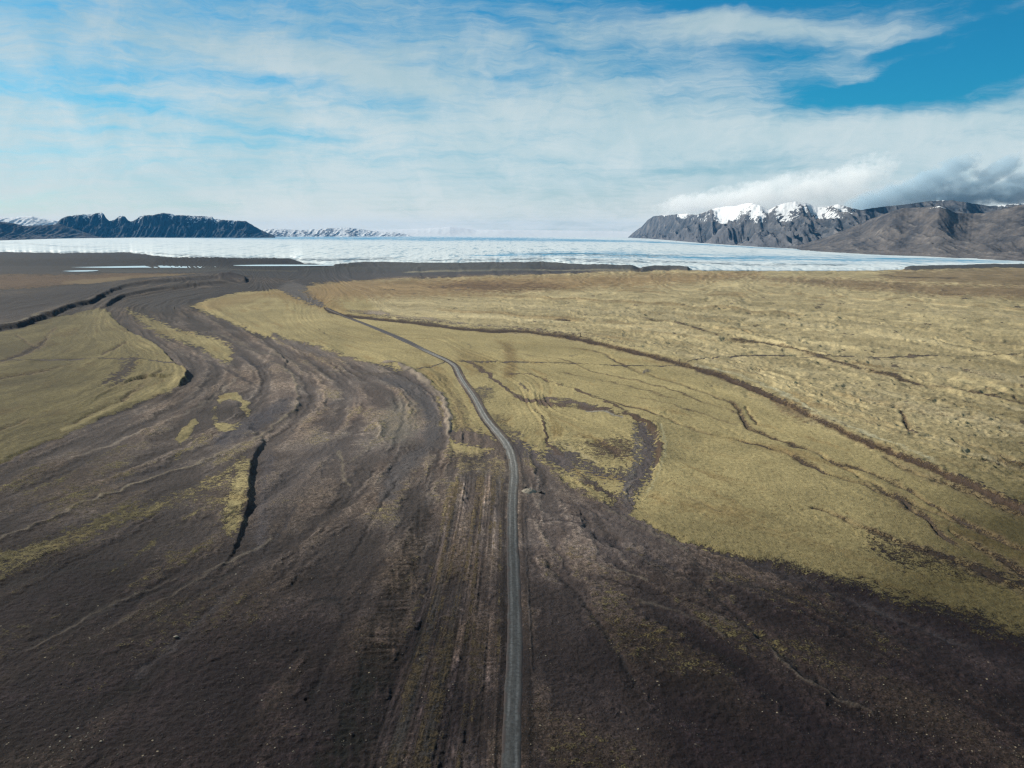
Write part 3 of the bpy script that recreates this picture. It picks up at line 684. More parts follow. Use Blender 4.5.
# short braided scars scattered over the high moss
scar = ridged(psi * 6.5, SA / 85, 74, 3) + 0.8 * fbm(LU / 13, LV / 40, 75, 3)
sm = sstep(0.90, 1.12, scar) * isup * sstep(270, 300, PY)
MOSS -= 0.9 * sm
palem = sstep(0.0, 0.55, fbm(psi * 3.5, SA / 90, 76, 4)) * isup * sstep(285, 330, PY)
MT *= np.exp(isup * (0.34 * perlin(psi * 15, SA / 38, 83) + 0.25 * perlin(psi * 7, SA / 80, 84)))[:, None]
MT = MT * (1 - 0.55 * palem[:, None]) + np.array([0.335, 0.298, 0.200]) * 0.55 * palem[:, None]
scar2 = ridged(psi * 4.0, SA / 90, 77, 2)
MOSS -= 0.55 * sstep(0.93, 0.99, scar2) * (1 - isup) * (PX > 330)
MOSS += 0.20 * (streak + 0.6 * med) * np.where(MOSS > 0.3, 0.8, 1.0)
GT[:] = np.where(sm[:, None] > 0, GT * (1 - 0.4 * sm[:, None]) + np.array([0.13, 0.10, 0.07]) * 0.4 * sm[:, None], GT)
far = sstep(1500, 2300, RAD)
Z *= (1 - 0.0 * far)
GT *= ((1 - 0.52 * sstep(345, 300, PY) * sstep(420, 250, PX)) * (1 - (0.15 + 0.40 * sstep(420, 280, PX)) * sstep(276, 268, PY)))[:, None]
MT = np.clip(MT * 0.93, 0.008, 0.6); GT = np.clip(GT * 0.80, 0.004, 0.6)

# ---- road bed
ROAD = [(511, 860), (511, 768), (513, 700), (515, 640), (514, 580), (512.5, 540), (512.5, 500), (514, 480), (513, 463), (508, 447), (497, 432), (485, 417), (474, 397), (464, 383), (459, 374), (455, 366), (447, 360.5), (436, 355.5), (422, 349), (408, 342), (390, 334), (370, 326), (350, 318.5), (336, 313), (327, 309)]
rc_px = spline(ROAD, 10)
rcw = np.array([at(x, y) for x, y in rc_px])


def resample(P, step):
    d = np.r_[0, np.cumsum(np.hypot(*np.diff(P, axis=0).T))]
    s = np.arange(0, d[-1], step)
    return np.stack([np.interp(s, d, P[:, 0]), np.interp(s, d, P[:, 1])], 1), s


roadc, roads = resample(rcw, 2.0)
for _ in range(4):
    roadc[1:-1] = (roadc[:-2] + 2 * roadc[1:-1] + roadc[2:]) / 4
# distance from the road in metres (only near it)
idx = np.nonzero((RAD < 1700) & (gx > roadc[:, 0].min() - 15) & (gx < roadc[:, 0].max() + 15) & (gy > 0))[0]
sel = []
rdist = np.full(N, 1e3)
order = np.argsort(gy[idx]); idx = idx[order]
ys = gy[idx]
for i in range(0, len(roadc) - 1):
    a, b = roadc[i], roadc[i + 1]
    lo, hi = min(a[1], b[1]) - 11, max(a[1], b[1]) + 11
    i0, i1 = np.searchsorted(ys, (lo, hi)); j = idx[i0:i1]
    j = j[np.abs(gx[j] - a[0]) < 14]
    if len(j) == 0: continue
    bx, by = b - a
    t = np.clip(((gx[j] - a[0]) * bx + (gy[j] - a[1]) * by) / (bx * bx + by * by), 0, 1)
    d = np.hypot(gx[j] - a[0] - t * bx, gy[j] - a[1] - t * by)
    rdist[j] = np.minimum(rdist[j], d)
fr = 1 - sstep(2.6, 9.0, rdist)
near_tr = 1 - sstep(2.4, 4.2, rdist)
MOSS = MOSS * (1 - near_tr) - 0.4 * near_tr
Zs = Z.copy()
Z = Z * (1 - fr) + (0.35 * Z) * fr          # the grader flattened the verge
Zroad_ref = Z.copy()
Z = Z - 0.16 * (1 - sstep(1.4, 2.2, rdist))
# raised windrow of gravel beside the road
Z += 0.18 * np.exp(-((rdist - 3.3) / 0.6) ** 2) * sstep(500, 250, RAD)
GTd = np.exp(-((rdist - 3.2) / 1.3) ** 2)
GT *= (1 - 0.35 * GTd)[:, None]
paint([(525, 505, .9), (526.5, 560, 1.0), (529, 610, 1.1), (532, 650, 1.1)], 1, col=(0.035, 0.03, 0.03), moss=-0.6, wob=0.2)
ridge([(525, 503), (526.5, 560), (529, 610), (533, 680)], 0.22, 1.2, wob=0.5)
print('painted', round(time.time() - T0, 1))


def grid_z(x, y, A=None):
    A = Zroad_ref if A is None else A
    r = np.hypot(x, y); a = np.arctan2(x, y)
    fi = np.interp(r, RR, np.arange(NR)); fj = np.interp(a, AZ, np.arange(NC))
    i = np.minimum(fi.astype(int), NR - 2); j = np.minimum(fj.astype(int), NC - 2); u = fi - i; v = fj - j
    G = A.reshape(NR, NC)
    return (G[i, j] * (1 - u) * (1 - v) + G[i + 1, j] * u * (1 - v) + G[i, j + 1] * (1 - u) * v + G[i + 1, j + 1] * u * v)


# ground material
gm, nt = new_mat('moss_and_gravel')
geo = nt.node('ShaderNodeNewGeometry', out=None)
P = geo.outputs['Position']
gt = nt.node('ShaderNodeAttribute', attribute_name='gravel_tint', out=0)
mt_ = nt.node('ShaderNodeAttribute', attribute_name='moss_tint', out=0)
mk = nt.node('ShaderNodeAttribute', attribute_name='cover', out=None)
sep = nt.node('ShaderNodeSeparateColor', {'Color': mk.outputs[0]}, None)
mossv, spkv = sep.outputs[0], sep.outputs[1]
P2 = nt.vm('MULTIPLY', P, (1, 1, 0.0))
n_big = nt.noise(P2, 0.06, 4, 0.6)
n_mid = nt.noise(P2, 0.45, 4, 0.62)
n_fin = nt.noise(P2, 1.9, 4, 0.65)
n_grit = nt.noise(P2, 6.5, 2, 0.7)
# moss cover breaks up into tufts: cover value in -1..1 is stored as 0..1
a = nt.m('MULTIPLY_ADD', mossv, 2.0, -1.0)
t = nt.m('MULTIPLY_ADD', nt.m('SUBTRACT', n_mid, 0.5), 1.5, a)
t = nt.m('MULTIPLY_ADD', nt.m('SUBTRACT', n_fin, 0.5), 1.7, t)
t = nt.m('MULTIPLY_ADD', nt.m('SUBTRACT', n_big, 0.5), 0.8, t)
cover = nt.ramp(t, -0.02, 0.42)
# gravel
barv = sep.outputs[2]
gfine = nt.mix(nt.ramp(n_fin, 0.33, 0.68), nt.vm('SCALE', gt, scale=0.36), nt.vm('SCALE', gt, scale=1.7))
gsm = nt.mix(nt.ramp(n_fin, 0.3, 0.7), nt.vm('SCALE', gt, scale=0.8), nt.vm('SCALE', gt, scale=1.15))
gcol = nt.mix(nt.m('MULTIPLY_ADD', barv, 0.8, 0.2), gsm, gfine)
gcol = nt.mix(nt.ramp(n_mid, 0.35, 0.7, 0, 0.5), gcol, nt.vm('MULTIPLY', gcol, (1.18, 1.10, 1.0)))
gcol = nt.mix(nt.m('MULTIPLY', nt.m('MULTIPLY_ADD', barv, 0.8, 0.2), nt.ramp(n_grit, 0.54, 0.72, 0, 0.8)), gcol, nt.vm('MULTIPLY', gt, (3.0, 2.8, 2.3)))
# pebbles: scattered pale and dark stones
vor = nt.node('ShaderNodeTexVoronoi', {'Vector': P2, 'Scale': 0.85, 'Randomness': 1.0}, None, feature='F1')
vs = nt.node('ShaderNodeSeparateColor', {'Color': vor.outputs['Color']}, None)
stone_r = nt.m('MULTIPLY', vs.outputs[0], 0.20)
st = nt.ramp(nt.m('SUBTRACT', vor.outputs['Distance'], stone_r), 0.0, 0.05, 1, 0)
st = nt.m('MULTIPLY', st, nt.ramp(nt.m('ADD', vs.outputs[1], nt.m('MULTIPLY', nt.m('SUBTRACT', n_big, 0.5), 0.9)), nt.m('SUBTRACT', 1.18, nt.m('MULTIPLY', spkv, 0.9)), nt.m('SUBTRACT', 1.22, nt.m('MULTIPLY', spkv, 0.9))))
gcol = nt.mix(st, gcol, nt.mix(vs.outputs[2], (0.05, 0.043, 0.038), (0.17, 0.145, 0.105)))
# moss
mcol = nt.mix(nt.ramp(n_mid, 0.3, 0.7), nt.vm('MULTIPLY', mt_, (0.66, 0.63, 0.56)), nt.vm('SCALE', mt_, scale=1.2))
mcol = nt.mix(nt.ramp(n_fin, 0.3, 0.72, 0, 0.7), nt.vm('MULTIPLY', mcol, (0.80, 0.76, 0.70)), nt.vm('SCALE', mt_, scale=1.3))
tuft = nt.ramp(nt.noise(P2, 0.22, 3, 0.7), 0.60, 0.70, 0, 0.55)
mcol = nt.mix(tuft, mcol, nt.vm('MULTIPLY', mt_, (0.55, 0.45, 0.38)))
fleck = nt.ramp(nt.noise(nt.vm('MULTIPLY', P2, (1, 0.5, 1)), 0.55, 2, 0.6), 0.64, 0.70, 0, 0.7)
mcol = nt.mix(fleck, mcol, nt.vm('MULTIPLY', mt_, (0.36, 0.28, 0.24)))
col = nt.mix(cover, gcol, mcol)
hgt = nt.m('ADD', nt.m('MULTIPLY', n_mid, 0.55), nt.m('ADD', nt.m('MULTIPLY', n_fin, 0.35), nt.m('MULTIPLY', n_grit, 0.07)))
hgt = nt.m('ADD', hgt, nt.m('MULTIPLY', cover, 0.25))
hgt = nt.m('ADD', hgt, nt.m('MULTIPLY', st, 0.25))
bump = nt.node('ShaderNodeBump', {'Strength': 1.0, 'Distance': 0.95, 'Height': hgt})
finish(nt, col, 0.97, bump, 0.12)

faces = grid_faces(NR, NC)[:, ::-1]
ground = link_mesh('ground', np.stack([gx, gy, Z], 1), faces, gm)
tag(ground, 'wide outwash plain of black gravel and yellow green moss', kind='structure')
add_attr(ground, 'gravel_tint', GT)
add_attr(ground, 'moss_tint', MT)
cov = np.zeros((N, 3)); cov[:, 0] = np.clip(MOSS * 0.5 + 0.5, 0, 1); cov[:, 1] = np.clip(SPK * (0.5 + 0.9 * bar), 0, 1); cov[:, 2] = bar
add_attr(ground, 'cover', cov)
print('ground built', round(time.time() - T0, 1))

# ------------------------------------------------------------------ ROAD
NW = 13
tan = np.gradient(roadc, axis=0); tan /= np.linalg.norm(tan, axis=1)[:, None]
nor = np.stack([tan[:, 1], -tan[:, 0]], 1)
wid = np.interp(roadc[:, 1], [100, 300, 370, 480, 600, 660, 740, 840, 950, 1500], [2.05, 2.05, 2.4, 1.85, 1.5, 2.4, 4.2, 3.8, 1.4, 1.0])
wid = wid * (1 + 0.10 * perlin(roads / 14, roads * 0, 9) + 0.07 * perlin(roads / 4.3, roads * 0, 10))
u = np.linspace(-1, 1, NW)
rx = roadc[:, 0:1] + nor[:, 0:1] * wid[:, None] * u
ry = roadc[:, 1:2] + nor[:, 1:2] * wid[:, None] * u
zc = grid_z(roadc[:, 0], roadc[:, 1])
k = np.ones(9) / 9
zc = np.convolve(np.pad(zc, 4, mode='edge'), k, mode='valid')
zg = grid_z(rx.ravel(), ry.ravel()).reshape(rx.shape)
prof = 0.10 * (1 - u ** 2) - 0.05 * np.exp(-((np.abs(u) - 0.45) / 0.16) ** 2)
edge_f = sstep(0.8, 1.0, np.abs(u))[None, :]
rz = (zc[:, None] + 0.10 + prof[None, :]) * (1 - edge_f) + (zg - 0.10) * edge_f
rd = link_mesh('road', np.stack([rx, ry, rz], -1).reshape(-1, 3), grid_faces(len(roadc), NW), None)
uu = np.broadcast_to(u * 0.5 + 0.5, rx.shape).ravel(); vv = np.broadcast_to((roads / 1000)[:, None], rx.shape).ravel()
add_attr(rd, 'lane', np.stack([uu, vv, np.zeros_like(uu)], 1))
rm, nt = new_mat('road_gravel')
ln = nt.node('ShaderNodeSeparateColor', {'Color': nt.node('ShaderNodeAttribute', attribute_name='lane', out=0)}, None)
geo = nt.node('ShaderNodeNewGeometry', out=None); P = geo.outputs['Position']
au = nt.m('ABSOLUTE', nt.m('MULTIPLY_ADD', ln.outputs[0], 2.0, -1.0))
wob = nt.m('MULTIPLY', nt.m('SUBTRACT', nt.noise(P, 0.12, 2), 0.5), 0.14)
tr = nt.ramp(nt.m('ABSOLUTE', nt.m('SUBTRACT', nt.m('ADD', au, wob), 0.43)), 0.04, 0.24, 1, 0)
tr = nt.m('MULTIPLY', tr, nt.ramp(nt.noise(nt.vm('MULTIPLY', P, (1, 0.12, 1)), 0.5, 3), 0.35, 0.6, 0.35, 1.0))
n1 = nt.noise(P, 1.2, 4, 0.7); n2 = nt.noise(P, 7, 2, 0.7)
n3 = nt.noise(nt.vm('MULTIPLY', P, (1, 0.06, 1)), 2.2, 3, 0.6)
vfar = nt.ramp(ln.outputs[1], 0.10, 0.30)
nearc = nt.mix(vfar, (0.042, 0.045, 0.048), (0.165, 0.163, 0.156))
vf2 = nt.ramp(ln.outputs[1], 0.54, 0.62)
nearc = nt.mix(vf2, nearc, (0.060, 0.056, 0.060))
c = nt.mix(tr, nt.vm('SCALE', nearc, scale=0.68), nt.vm('SCALE', nearc, scale=1.25))
c = nt.mix(nt.ramp(n1, 0.35, 0.65), nt.vm('SCALE', c, scale=0.72), nt.vm('SCALE', c, scale=1.35))
c = nt.mix(nt.ramp(n3, 0.35, 0.65, 0, 0.6), c, nt.vm('SCALE', c, scale=0.72))
c = nt.mix(nt.ramp(n2, 0.55, 0.75, 0, 0.5), c, nt.vm('SCALE', c, scale=1.9))
ed = nt.m('ADD', au, nt.m('MULTIPLY', nt.m('SUBTRACT', n1, 0.5), 1.1))
ed = nt.m('ADD', ed, nt.m('MULTIPLY', nt.m('SUBTRACT', nt.noise(P, 0.22, 3, 0.6), 0.5), 1.5))
c = nt.mix(nt.ramp(ed, 0.55, 1.0, 0, 0.92), c, nt.mix(vfar, (0.030, 0.024, 0.024), (0.085, 0.070, 0.055)))
bump = nt.node('ShaderNodeBump', {'Strength': 0.5, 'Distance': 0.15, 'Height': nt.m('ADD', n1, n2)})
finish(nt, c, 0.95, bump, 0.15)
rd.data.materials.append(rm)
tag(rd, 'narrow grey gravel road with two pale wheel tracks', kind='structure')

# ------------------------------------------------------------------ GLACIER
XF = [-420, 0, 60, 130, 160, 190, 240, 290, 303, 330, 370, 450, 490, 545, 560, 600, 640, 700, 770, 860, 920, 1000, 1040, 1300]
YF = [251, 252.2, 253, 252.5, 256.5, 259, 258, 258.5, 263, 265.5, 263.5, 264.5, 262.5, 262, 264, 267, 268, 270.5, 271, 271, 269.5, 266, 264.5, 262]
XB = [-420, 0, 60, 250, 400, 500, 640, 700, 760, 850, 950, 1000, 1040, 1300]
YB = [241, 240.5, 238.6, 236.2, 236, 236.6, 237.8, 243, 247, 251.5, 256.5, 259.5, 261.5, 260]
ZB = [34, 34, 36, 38, 40, 40, 32, 18, 11, 8, 6, 5, 4, 4]
gxs = np.arange(-240, 1300, 0.75)
NRg = 420
tq = np.linspace(0, 1, NRg) ** 1.25
yf = np.interp(gxs, XF, YF) + 0.5 * perlin(gxs / 14, gxs * 0, 21) + 0.25 * perlin(gxs / 4, gxs * 0, 22)
yb = np.interp(gxs, XB, YB); zb = np.interp(gxs, XB, ZB)
gv = np.zeros((NRg, len(gxs), 3)); gpx = np.zeros((NRg, len(gxs))); gpy = np.zeros_like(gpx)
for j, x in enumerate(gxs):
    fx0, fy0 = at(x, yf[j], 0); bx0, by0 = at(x, min(yb[j], yf[j] - 1.2), zb[j])
    r0 = math.hypot(fx0, fy0); r1 = max(math.hypot(bx0, by0), r0 * 1.12)
    ang = math.atan2(fx0, fy0)
    r = 1 / (1 / r0 + (1 / r1 - 1 / r0) * tq)            # even steps as seen from far ahead
    gv[:, j, 0] = r * math.sin(ang); gv[:, j, 1] = r * math.cos(ang)
    zf_ = min(3.5, zb[j])
    gv[:, j, 2] = (zf_ + (zb[j] - zf_) * tq ** 0.9) * sstep(-0.01, 0.10, tq) - 1.5 * (tq == 0)
X, Y, Zg = gv[..., 0], gv[..., 1], gv[..., 2]
gpx, gpy = to_px(X, Y, Zg)
cw = 0.8 * fbm(X / 300, Y / 300, 24, 3)
crev = ridged(X / 55 + cw, Y / 170 + cw, 25, 4)
crev2 = fbm(X / 18, Y / 60, 26, 3)
famp = 1 - sstep(0.25, 0.7, tq)[:, None]
ramp_front = sstep(0.0, 0.04, tq)[:, None]
gv[..., 2] += (0.22 + 0.33 * sstep(150, 400, gpx)) * ramp_front * ((3.6 * (crev - 0.5) + 2.2 * crev2) * (0.35 + 0.5 * famp) * sstep(0, 0.12, tq)[:, None] + 0.4 * famp)
blue = np.zeros_like(gpx); dirt = np.zeros_like(gpx)
lx, ly = gpx, gpy
def gstroke(pts, amp, arr):
    pts = np.array(pts)
    yc = np.interp(lx, pts[:, 0], pts[:, 1]); hw = np.interp(lx, pts[:, 0], pts[:, 2])
    ins = sstep(pts[0, 0] - 25, pts[0, 0] + 25, lx) * sstep(pts[-1, 0] + 25, pts[-1, 0] - 25, lx)
    arr += amp * ins * np.exp(-((ly - yc) / hw) ** 2)
gstroke([(150, 237, .6), (260, 237.8, 1.8), (400, 238.6, 2.4), (520, 239.4, 2.1), (640, 241.5, 1.0), (700, 244.5, .7), (800, 250, .5)], 0.95, blue)
gstroke([(470, 256, 1.5), (560, 254, 3.5), (640, 255, 3.8), (740, 258, 4.2), (850, 259.5, 3.5), (950, 260.5, 2.2), (1010, 262, 1.4)], 0.75, blue)
gstroke([(-300, 246, 3), (60, 247, 4), (150, 249, 3)], 0.12, blue)
streakg = fbm(X / 420, Y / 60, 27, 4)
blue = np.clip(blue * (0.75 + 1.5 * streakg) + 0.22 * streakg, 0, 1)
gstroke([(400, 260.5, 1), (470, 260, 1.4), (545, 259, 2.5), (600, 261, 2.6), (680, 262, 2), (760, 265, 1.6), (870, 265, 1)], 0.5, dirt)
gstroke([(520, 254, 1), (580, 254, 2), (640, 256, 1.6), (700, 255, .8)], 0.45, dirt)
gstroke([(-300, 243, 1), (20, 243, 1), (70, 247, 1), (110, 246, .8)], 0.35, dirt)
gstroke([(180, 258, 2), (250, 258.5, 2.4), (330, 260, 1.6), (400, 258, 1.2)], 0.65, dirt)
gstroke([(20, 252, 1.2), (150, 253, 1.2), (200, 256, 1.5)], 0.5, dirt)
dirtn = fbm(X / 60, Y / 40, 28, 4) + 0.4 * fbm(X / 14, Y / 12, 29, 2)
dirt = np.clip(sstep(0.28, 0.62, dirt * 0.75 + 0.55 * dirtn + 0.08) , 0, 1)
dirt = np.maximum(dirt, 0.8 * (1 - sstep(0.0, 0.03, tq))[:, None])
gla = link_mesh('glacier', gv.reshape(-1, 3), grid_faces(NRg, len(gxs)), None)
add_attr(gla, 'ice', np.stack([blue.ravel(), dirt.ravel(), np.clip(crev, 0, 1).ravel()], 1))
im, nt = new_mat('glacier_ice')
ic = nt.node('ShaderNodeSeparateColor', {'Color': nt.node('ShaderNodeAttribute', attribute_name='ice', out=0)}, None)
geo = nt.node('ShaderNodeNewGeometry', out=None); P = geo.outputs['Position']
Ps = nt.vm('MULTIPLY', P, (1, 0.10, 1))
n1 = nt.noise(Ps, 0.03, 5, 0.65); n2 = nt.noise(Ps, 0.10, 4, 0.7)
c = nt.mix(nt.ramp(nt.m('MULTIPLY_ADD', nt.m('SUBTRACT', n1, 0.5), 1.1, ic.outputs[0]), 0.05, 0.95), (0.44, 0.48, 0.495), (0.02, 0.17, 0.30))
c = nt.mix(nt.ramp(n2, 0.53, 0.66, 0, 0.6), c, nt.vm('MULTIPLY', c, (0.38, 0.55, 0.66)))
c = nt.mix(nt.ramp(nt.noise(Ps, 0.035, 4, 0.65), 0.555, 0.64, 0, 0.68), c, (0.09, 0.18, 0.25))
c = nt.mix(nt.m('MULTIPLY', ic.outputs[1], nt.ramp(n2, 0.25, 0.5, 0.4, 1.0)), c, (0.055, 0.075, 0.095))
bump = nt.node('ShaderNodeBump', {'Strength': 0.5, 'Distance': 2.5, 'Height': nt.m('ADD', n1, n2)})
finish(nt, c, 0.6, bump, 0.3)
gla.data.materials.append(im)
tag(gla, 'broad crevassed white and blue glacier tongue behind the plain', kind='structure')

# ------------------------------------------------------------------ MOUNTAINS
def mountain(name, label, sil, foot, depth, mat, step=0.8, nr=110, shape='talus', gully=1.0, seed=0, snow=None, foot_z=0.0, seed_r=None, lump=0.0, rseg=None, tooth=0.35):
    """sil, foot: traced crest and foot; foot as (px, distance m, z); depth = metres from foot to crest"""
    sil = np.array(sil, float); foot = np.array(foot, float)
    xs = np.arange(sil[0, 0], sil[-1, 0] + 0.1, step)
    ys = np.interp(xs, sil[:, 0], sil[:, 1]) + tooth * (perlin(xs / 5, xs * 0, seed + 5) + 0.6 * perlin(xs / 2.2, xs * 0, seed + 6))
    r0 = np.interp(xs, foot[:, 0], foot[:, 1]); z0 = np.interp(xs, foot[:, 0], foot[:, 2])
    r1 = r0 + depth * (1 + 0.15 * perlin(xs / 40, xs * 0, seed + 7))
    tq = np.r_[np.linspace(0, 1, nr), 1 + np.linspace(0.03, 0.9, 18)]
    V = np.zeros((len(tq), len(xs), 3)); A = np.zeros((len(tq), len(xs), 3))
    azs = np.zeros(len(xs)); els = np.zeros(len(xs))
    for j in range(len(xs)):
        azs[j], els[j] = az_el(xs[j], ys[j])
    r0 = r0 / np.cos(azs); r1 = r1 / np.cos(azs)        # distances are given straight ahead
    zr = H + r1 * np.tan(els)
    t = np.minimum(tq, 1)[:, None]
    if shape == 'cliff':
        sh = 0.42 * sstep(0, 0.62, t) * 1.0 + 0.16 * t + 0.42 * sstep(0.58, 0.86, t)
    elif shape == 'dome':
        sh = np.sin(t * PI / 2) ** 1.1
    else:
        sh = 0.35 * t + 0.45 * t ** 1.8 + 0.20 * sstep(0.55, 0.95, t)
    back = np.maximum(tq - 1, 0)[:, None]
    sh = sh / sh.max() * (1 - 0.9 * (back / 0.9) ** 1.3)
    rad = r0[None, :] + (r1 - r0)[None, :] * tq[:, None]
    arc = azs[None, :] * rad
    wv = 0.35 * fbm(arc / 400, rad / 300, seed + 1, 3)
    gl = ridged(arc / 120 + wv, rad / 700 + wv, seed + 2, 4) - 0.55
    gl2 = fbm(arc / 60, rad / 80, seed + 3, 4)
    mid = np.sin(np.clip(tq, 0, 1) * PI)[:, None] ** 0.7
    zz = z0[None, :] + np.maximum(zr - z0, 1)[None, :] * sh
    hh = np.maximum(zr - z0, 1)[None, :]
    zz = zz + mid * gully * hh * (0.22 * gl + 0.10 * gl2) + lump * mid * hh * fbm(arc / 700, rad / 400, seed + 4, 3)
    # crest keeps its traced height: nothing in front may stand above the line to it
    cap = H + rad * np.tan(els)[None, :]
    zz = np.where(tq[:, None] < 1, np.minimum(zz, cap - 0.004 * (1 - t) * rad), zz)
    V[..., 0] = rad * np.sin(azs); V[..., 1] = rad * np.cos(azs); V[..., 2] = zz
    A[..., 0] = np.clip(0.5 + gl, 0, 1); A[..., 1] = np.clip(tq, 0, 1)[:, None]
    if snow is not None:
        sx = np.array(snow, float)
        px_, py_ = to_px(V[..., 0], V[..., 1], zz)
        sl = np.interp(px_, sx[:, 0], sx[:, 1])
        A[..., 2] = np.clip(0.5 + (sl - py_) / 30, 0, 1)
    # drop the foot below the ground so that no gap shows
    V[0, :, 2] -= 12
    o = link_mesh(name, V.reshape(-1, 3), grid_faces(len(tq), len(xs)), mat)
    add_attr(o, 'rock', A.reshape(-1, 3))
    tag(o, label, 'mountain', kind='structure')
    return o


def rock_mat(name, lo, hi, talus, veins, snow_on=True, snow_thr=0.5, scale=1.0, strata=0.25):
    m, nt = new_mat(name)
    rk = nt.node('ShaderNodeSeparateColor', {'Color': nt.node('ShaderNodeAttribute', attribute_name='rock', out=0)}, None)
    geo = nt.node('ShaderNodeNewGeometry', out=None); P = geo.outputs['Position']
    n1 = nt.noise(P, 0.010 * scale, 5, 0.62); n2 = nt.noise(P, 0.045 * scale, 4, 0.65)
    sx = nt.node('ShaderNodeSeparateXYZ', {'Vector': P}, None)
    zz = nt.m('ADD', sx.outputs[2], nt.m('MULTIPLY', n1, 40))
    band = nt.noise(nt.node('ShaderNodeCombineXYZ', {'Z': zz}), 0.09, 3, 0.6)
    c = nt.mix(nt.ramp(n1, 0.35, 0.65), lo, hi)
    c = nt.mix(nt.ramp(n2, 0.35, 0.7, 0, 0.6), c, nt.vm('SCALE', c, scale=0.6))
    c = nt.mix(nt.ramp(band, 0.45, 0.6, 0, strata), c, nt.vm('SCALE', c, scale=1.6))
    c = nt.mix(nt.ramp(rk.outputs[1], 0.5, 0.1, 0, 0.8), c, talus)
    c = nt.mix(nt.m('MULTIPLY', nt.ramp(rk.outputs[0], 0.55, 0.85, 0, 0.55), nt.ramp(n2, 0.4, 0.6)), c, veins)
    if snow_on:
        # snow lies where it is high, gentle enough, and in the gullies
        nz = nt.node('ShaderNodeSeparateXYZ', {'Vector': geo.outputs['Normal']}, None).outputs[2]
        s = nt.m('ADD', rk.outputs[2], nt.m('MULTIPLY', nt.m('SUBTRACT', 0.62, rk.outputs[0]), 0.95))
        s = nt.m('ADD', s, nt.m('MULTIPLY', nt.m('SUBTRACT', n2, 0.5), 1.7))
        s = nt.m('ADD', s, nt.m('MULTIPLY', nt.m('SUBTRACT', nz, 0.75), 0.35))
        s = nt.m('ADD', s, nt.ramp(rk.outputs[2], 0.12, 0.34, -1.5, 0))
        c = nt.mix(nt.ramp(s, snow_thr, snow_thr + 0.12), c, (0.44, 0.46, 0.485))
    bump = nt.node('ShaderNodeBump', {'Strength': 0.8, 'Distance': 12.0, 'Height': nt.m('ADD', n1, nt.m('MULTIPLY', n2, 0.5))})
    finish(nt, c, 0.95, bump, 0.1)
    return m


M_mesa = rock_mat('basalt_cliff', (0.007, 0.016, 0.026), (0.018, 0.027, 0.038), (0.011, 0.021, 0.031), (0.12, 0.14, 0.16), True, 0.95)  # distance haze blue mixed into the rock colours
M_right = rock_mat('brown_scree', (0.040, 0.041, 0.047), (0.084, 0.077, 0.076), (0.080, 0.073, 0.073), (0.17, 0.155, 0.145), True, 0.74)  # rock colours made bluer and less brown to paint in haze
M_range = rock_mat('grey_snowy_rock', (0.032, 0.040, 0.052), (0.080, 0.083, 0.092), (0.078, 0.080, 0.090), (0.18, 0.17, 0.17), True, 0.64)
M_heath = rock_mat('heath_slope', (0.020, 0.023, 0.030), (0.045, 0.042, 0.044), (0.028, 0.032, 0.040), (0.11, 0.10, 0.10), True, 1.0)
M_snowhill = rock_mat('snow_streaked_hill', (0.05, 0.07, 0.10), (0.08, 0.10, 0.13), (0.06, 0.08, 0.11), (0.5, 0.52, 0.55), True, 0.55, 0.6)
M_snow = rock_mat('snow_field', (0.56, 0.57, 0.58), (0.62, 0.62, 0.62), (0.57, 0.58, 0.59), (0.6, 0.61, 0.62), True, -0.3, 0.5, 0.05)

mountain('mountain', 'dark basalt table mountain with broken cliff top beyond the glacier on the left',
         [(40, 236), (52, 228), (60, 219.5), (66, 216.5), (72, 215.5), (82, 214.6), (92, 214), (96, 213), (101, 212.4), (104, 214), (106, 218), (109, 221), (114, 220), (119, 216.5), (122, 215.4), (125, 216.5), (128, 220.5), (131, 221.5), (135, 220),
          (140, 216.2), (145, 215.2), (153, 215), (157, 214), (163, 213), (170, 213.4), (175, 215.2), (182, 215.2), (195, 216), (212, 216.6), (214, 219), (220, 219.5), (226, 220), (235, 220.5), (246, 221), (249, 223), (254, 226), (260, 229.5), (267, 232.5), (275, 236)],
         [(40, 9200, 28), (285, 9200, 30)], 450, M_mesa, step=0.5, shape='cliff', gully=1.1, seed=100, snow=[(0, 205), (130, 222), (138, 222), (150, 212), (180, 218), (215, 219), (260, 224), (290, 224)], tooth=0.5)
mountain('hillside', 'low brown heath slope running down to the glacier at the far left',
         [(-260, 220), (-120, 221), (0, 221.5), (12, 223), (25, 226), (45, 225), (60, 224), (75, 229), (95, 236), (110, 239)],
         [(-260, 7600, 20), (0, 8000, 20), (110, 8700, 26)], 450, M_heath, step=0.8, shape='talus', gully=0.6, seed=140, snow=[(-260, 210), (110, 218)])
mountain('snowy_mountain', 'distant snow covered mountain behind the left hillside',
         [(-280, 217.5), (-120, 217), (0, 217.5), (10, 217.5), (25, 216.4), (32, 216), (38, 217.5), (50, 219.5), (62, 220.5), (90, 226), (120, 234)],
         [(-280, 10200, 10), (120, 10200, 10)], 900, M_snow, step=1.0, shape='dome', gully=0.5, seed=160, snow=[(-280, 260), (100, 260)])
mountain('hill', 'far low blue hill streaked with snow beside the table mountain',
         [(240, 234), (255, 231), (270, 228.6), (285, 228.8), (300, 230.2), (318, 228.8), (335, 227.8), (350, 227.6), (365, 229.5), (378, 231.5), (392, 232.2), (410, 234.6)],
         [(240, 10800, 14), (410, 10800, 14)], 900, M_snowhill, step=0.7, shape='talus', gully=0.9, seed=180, snow=[(240, 231), (330, 231), (410, 236)])
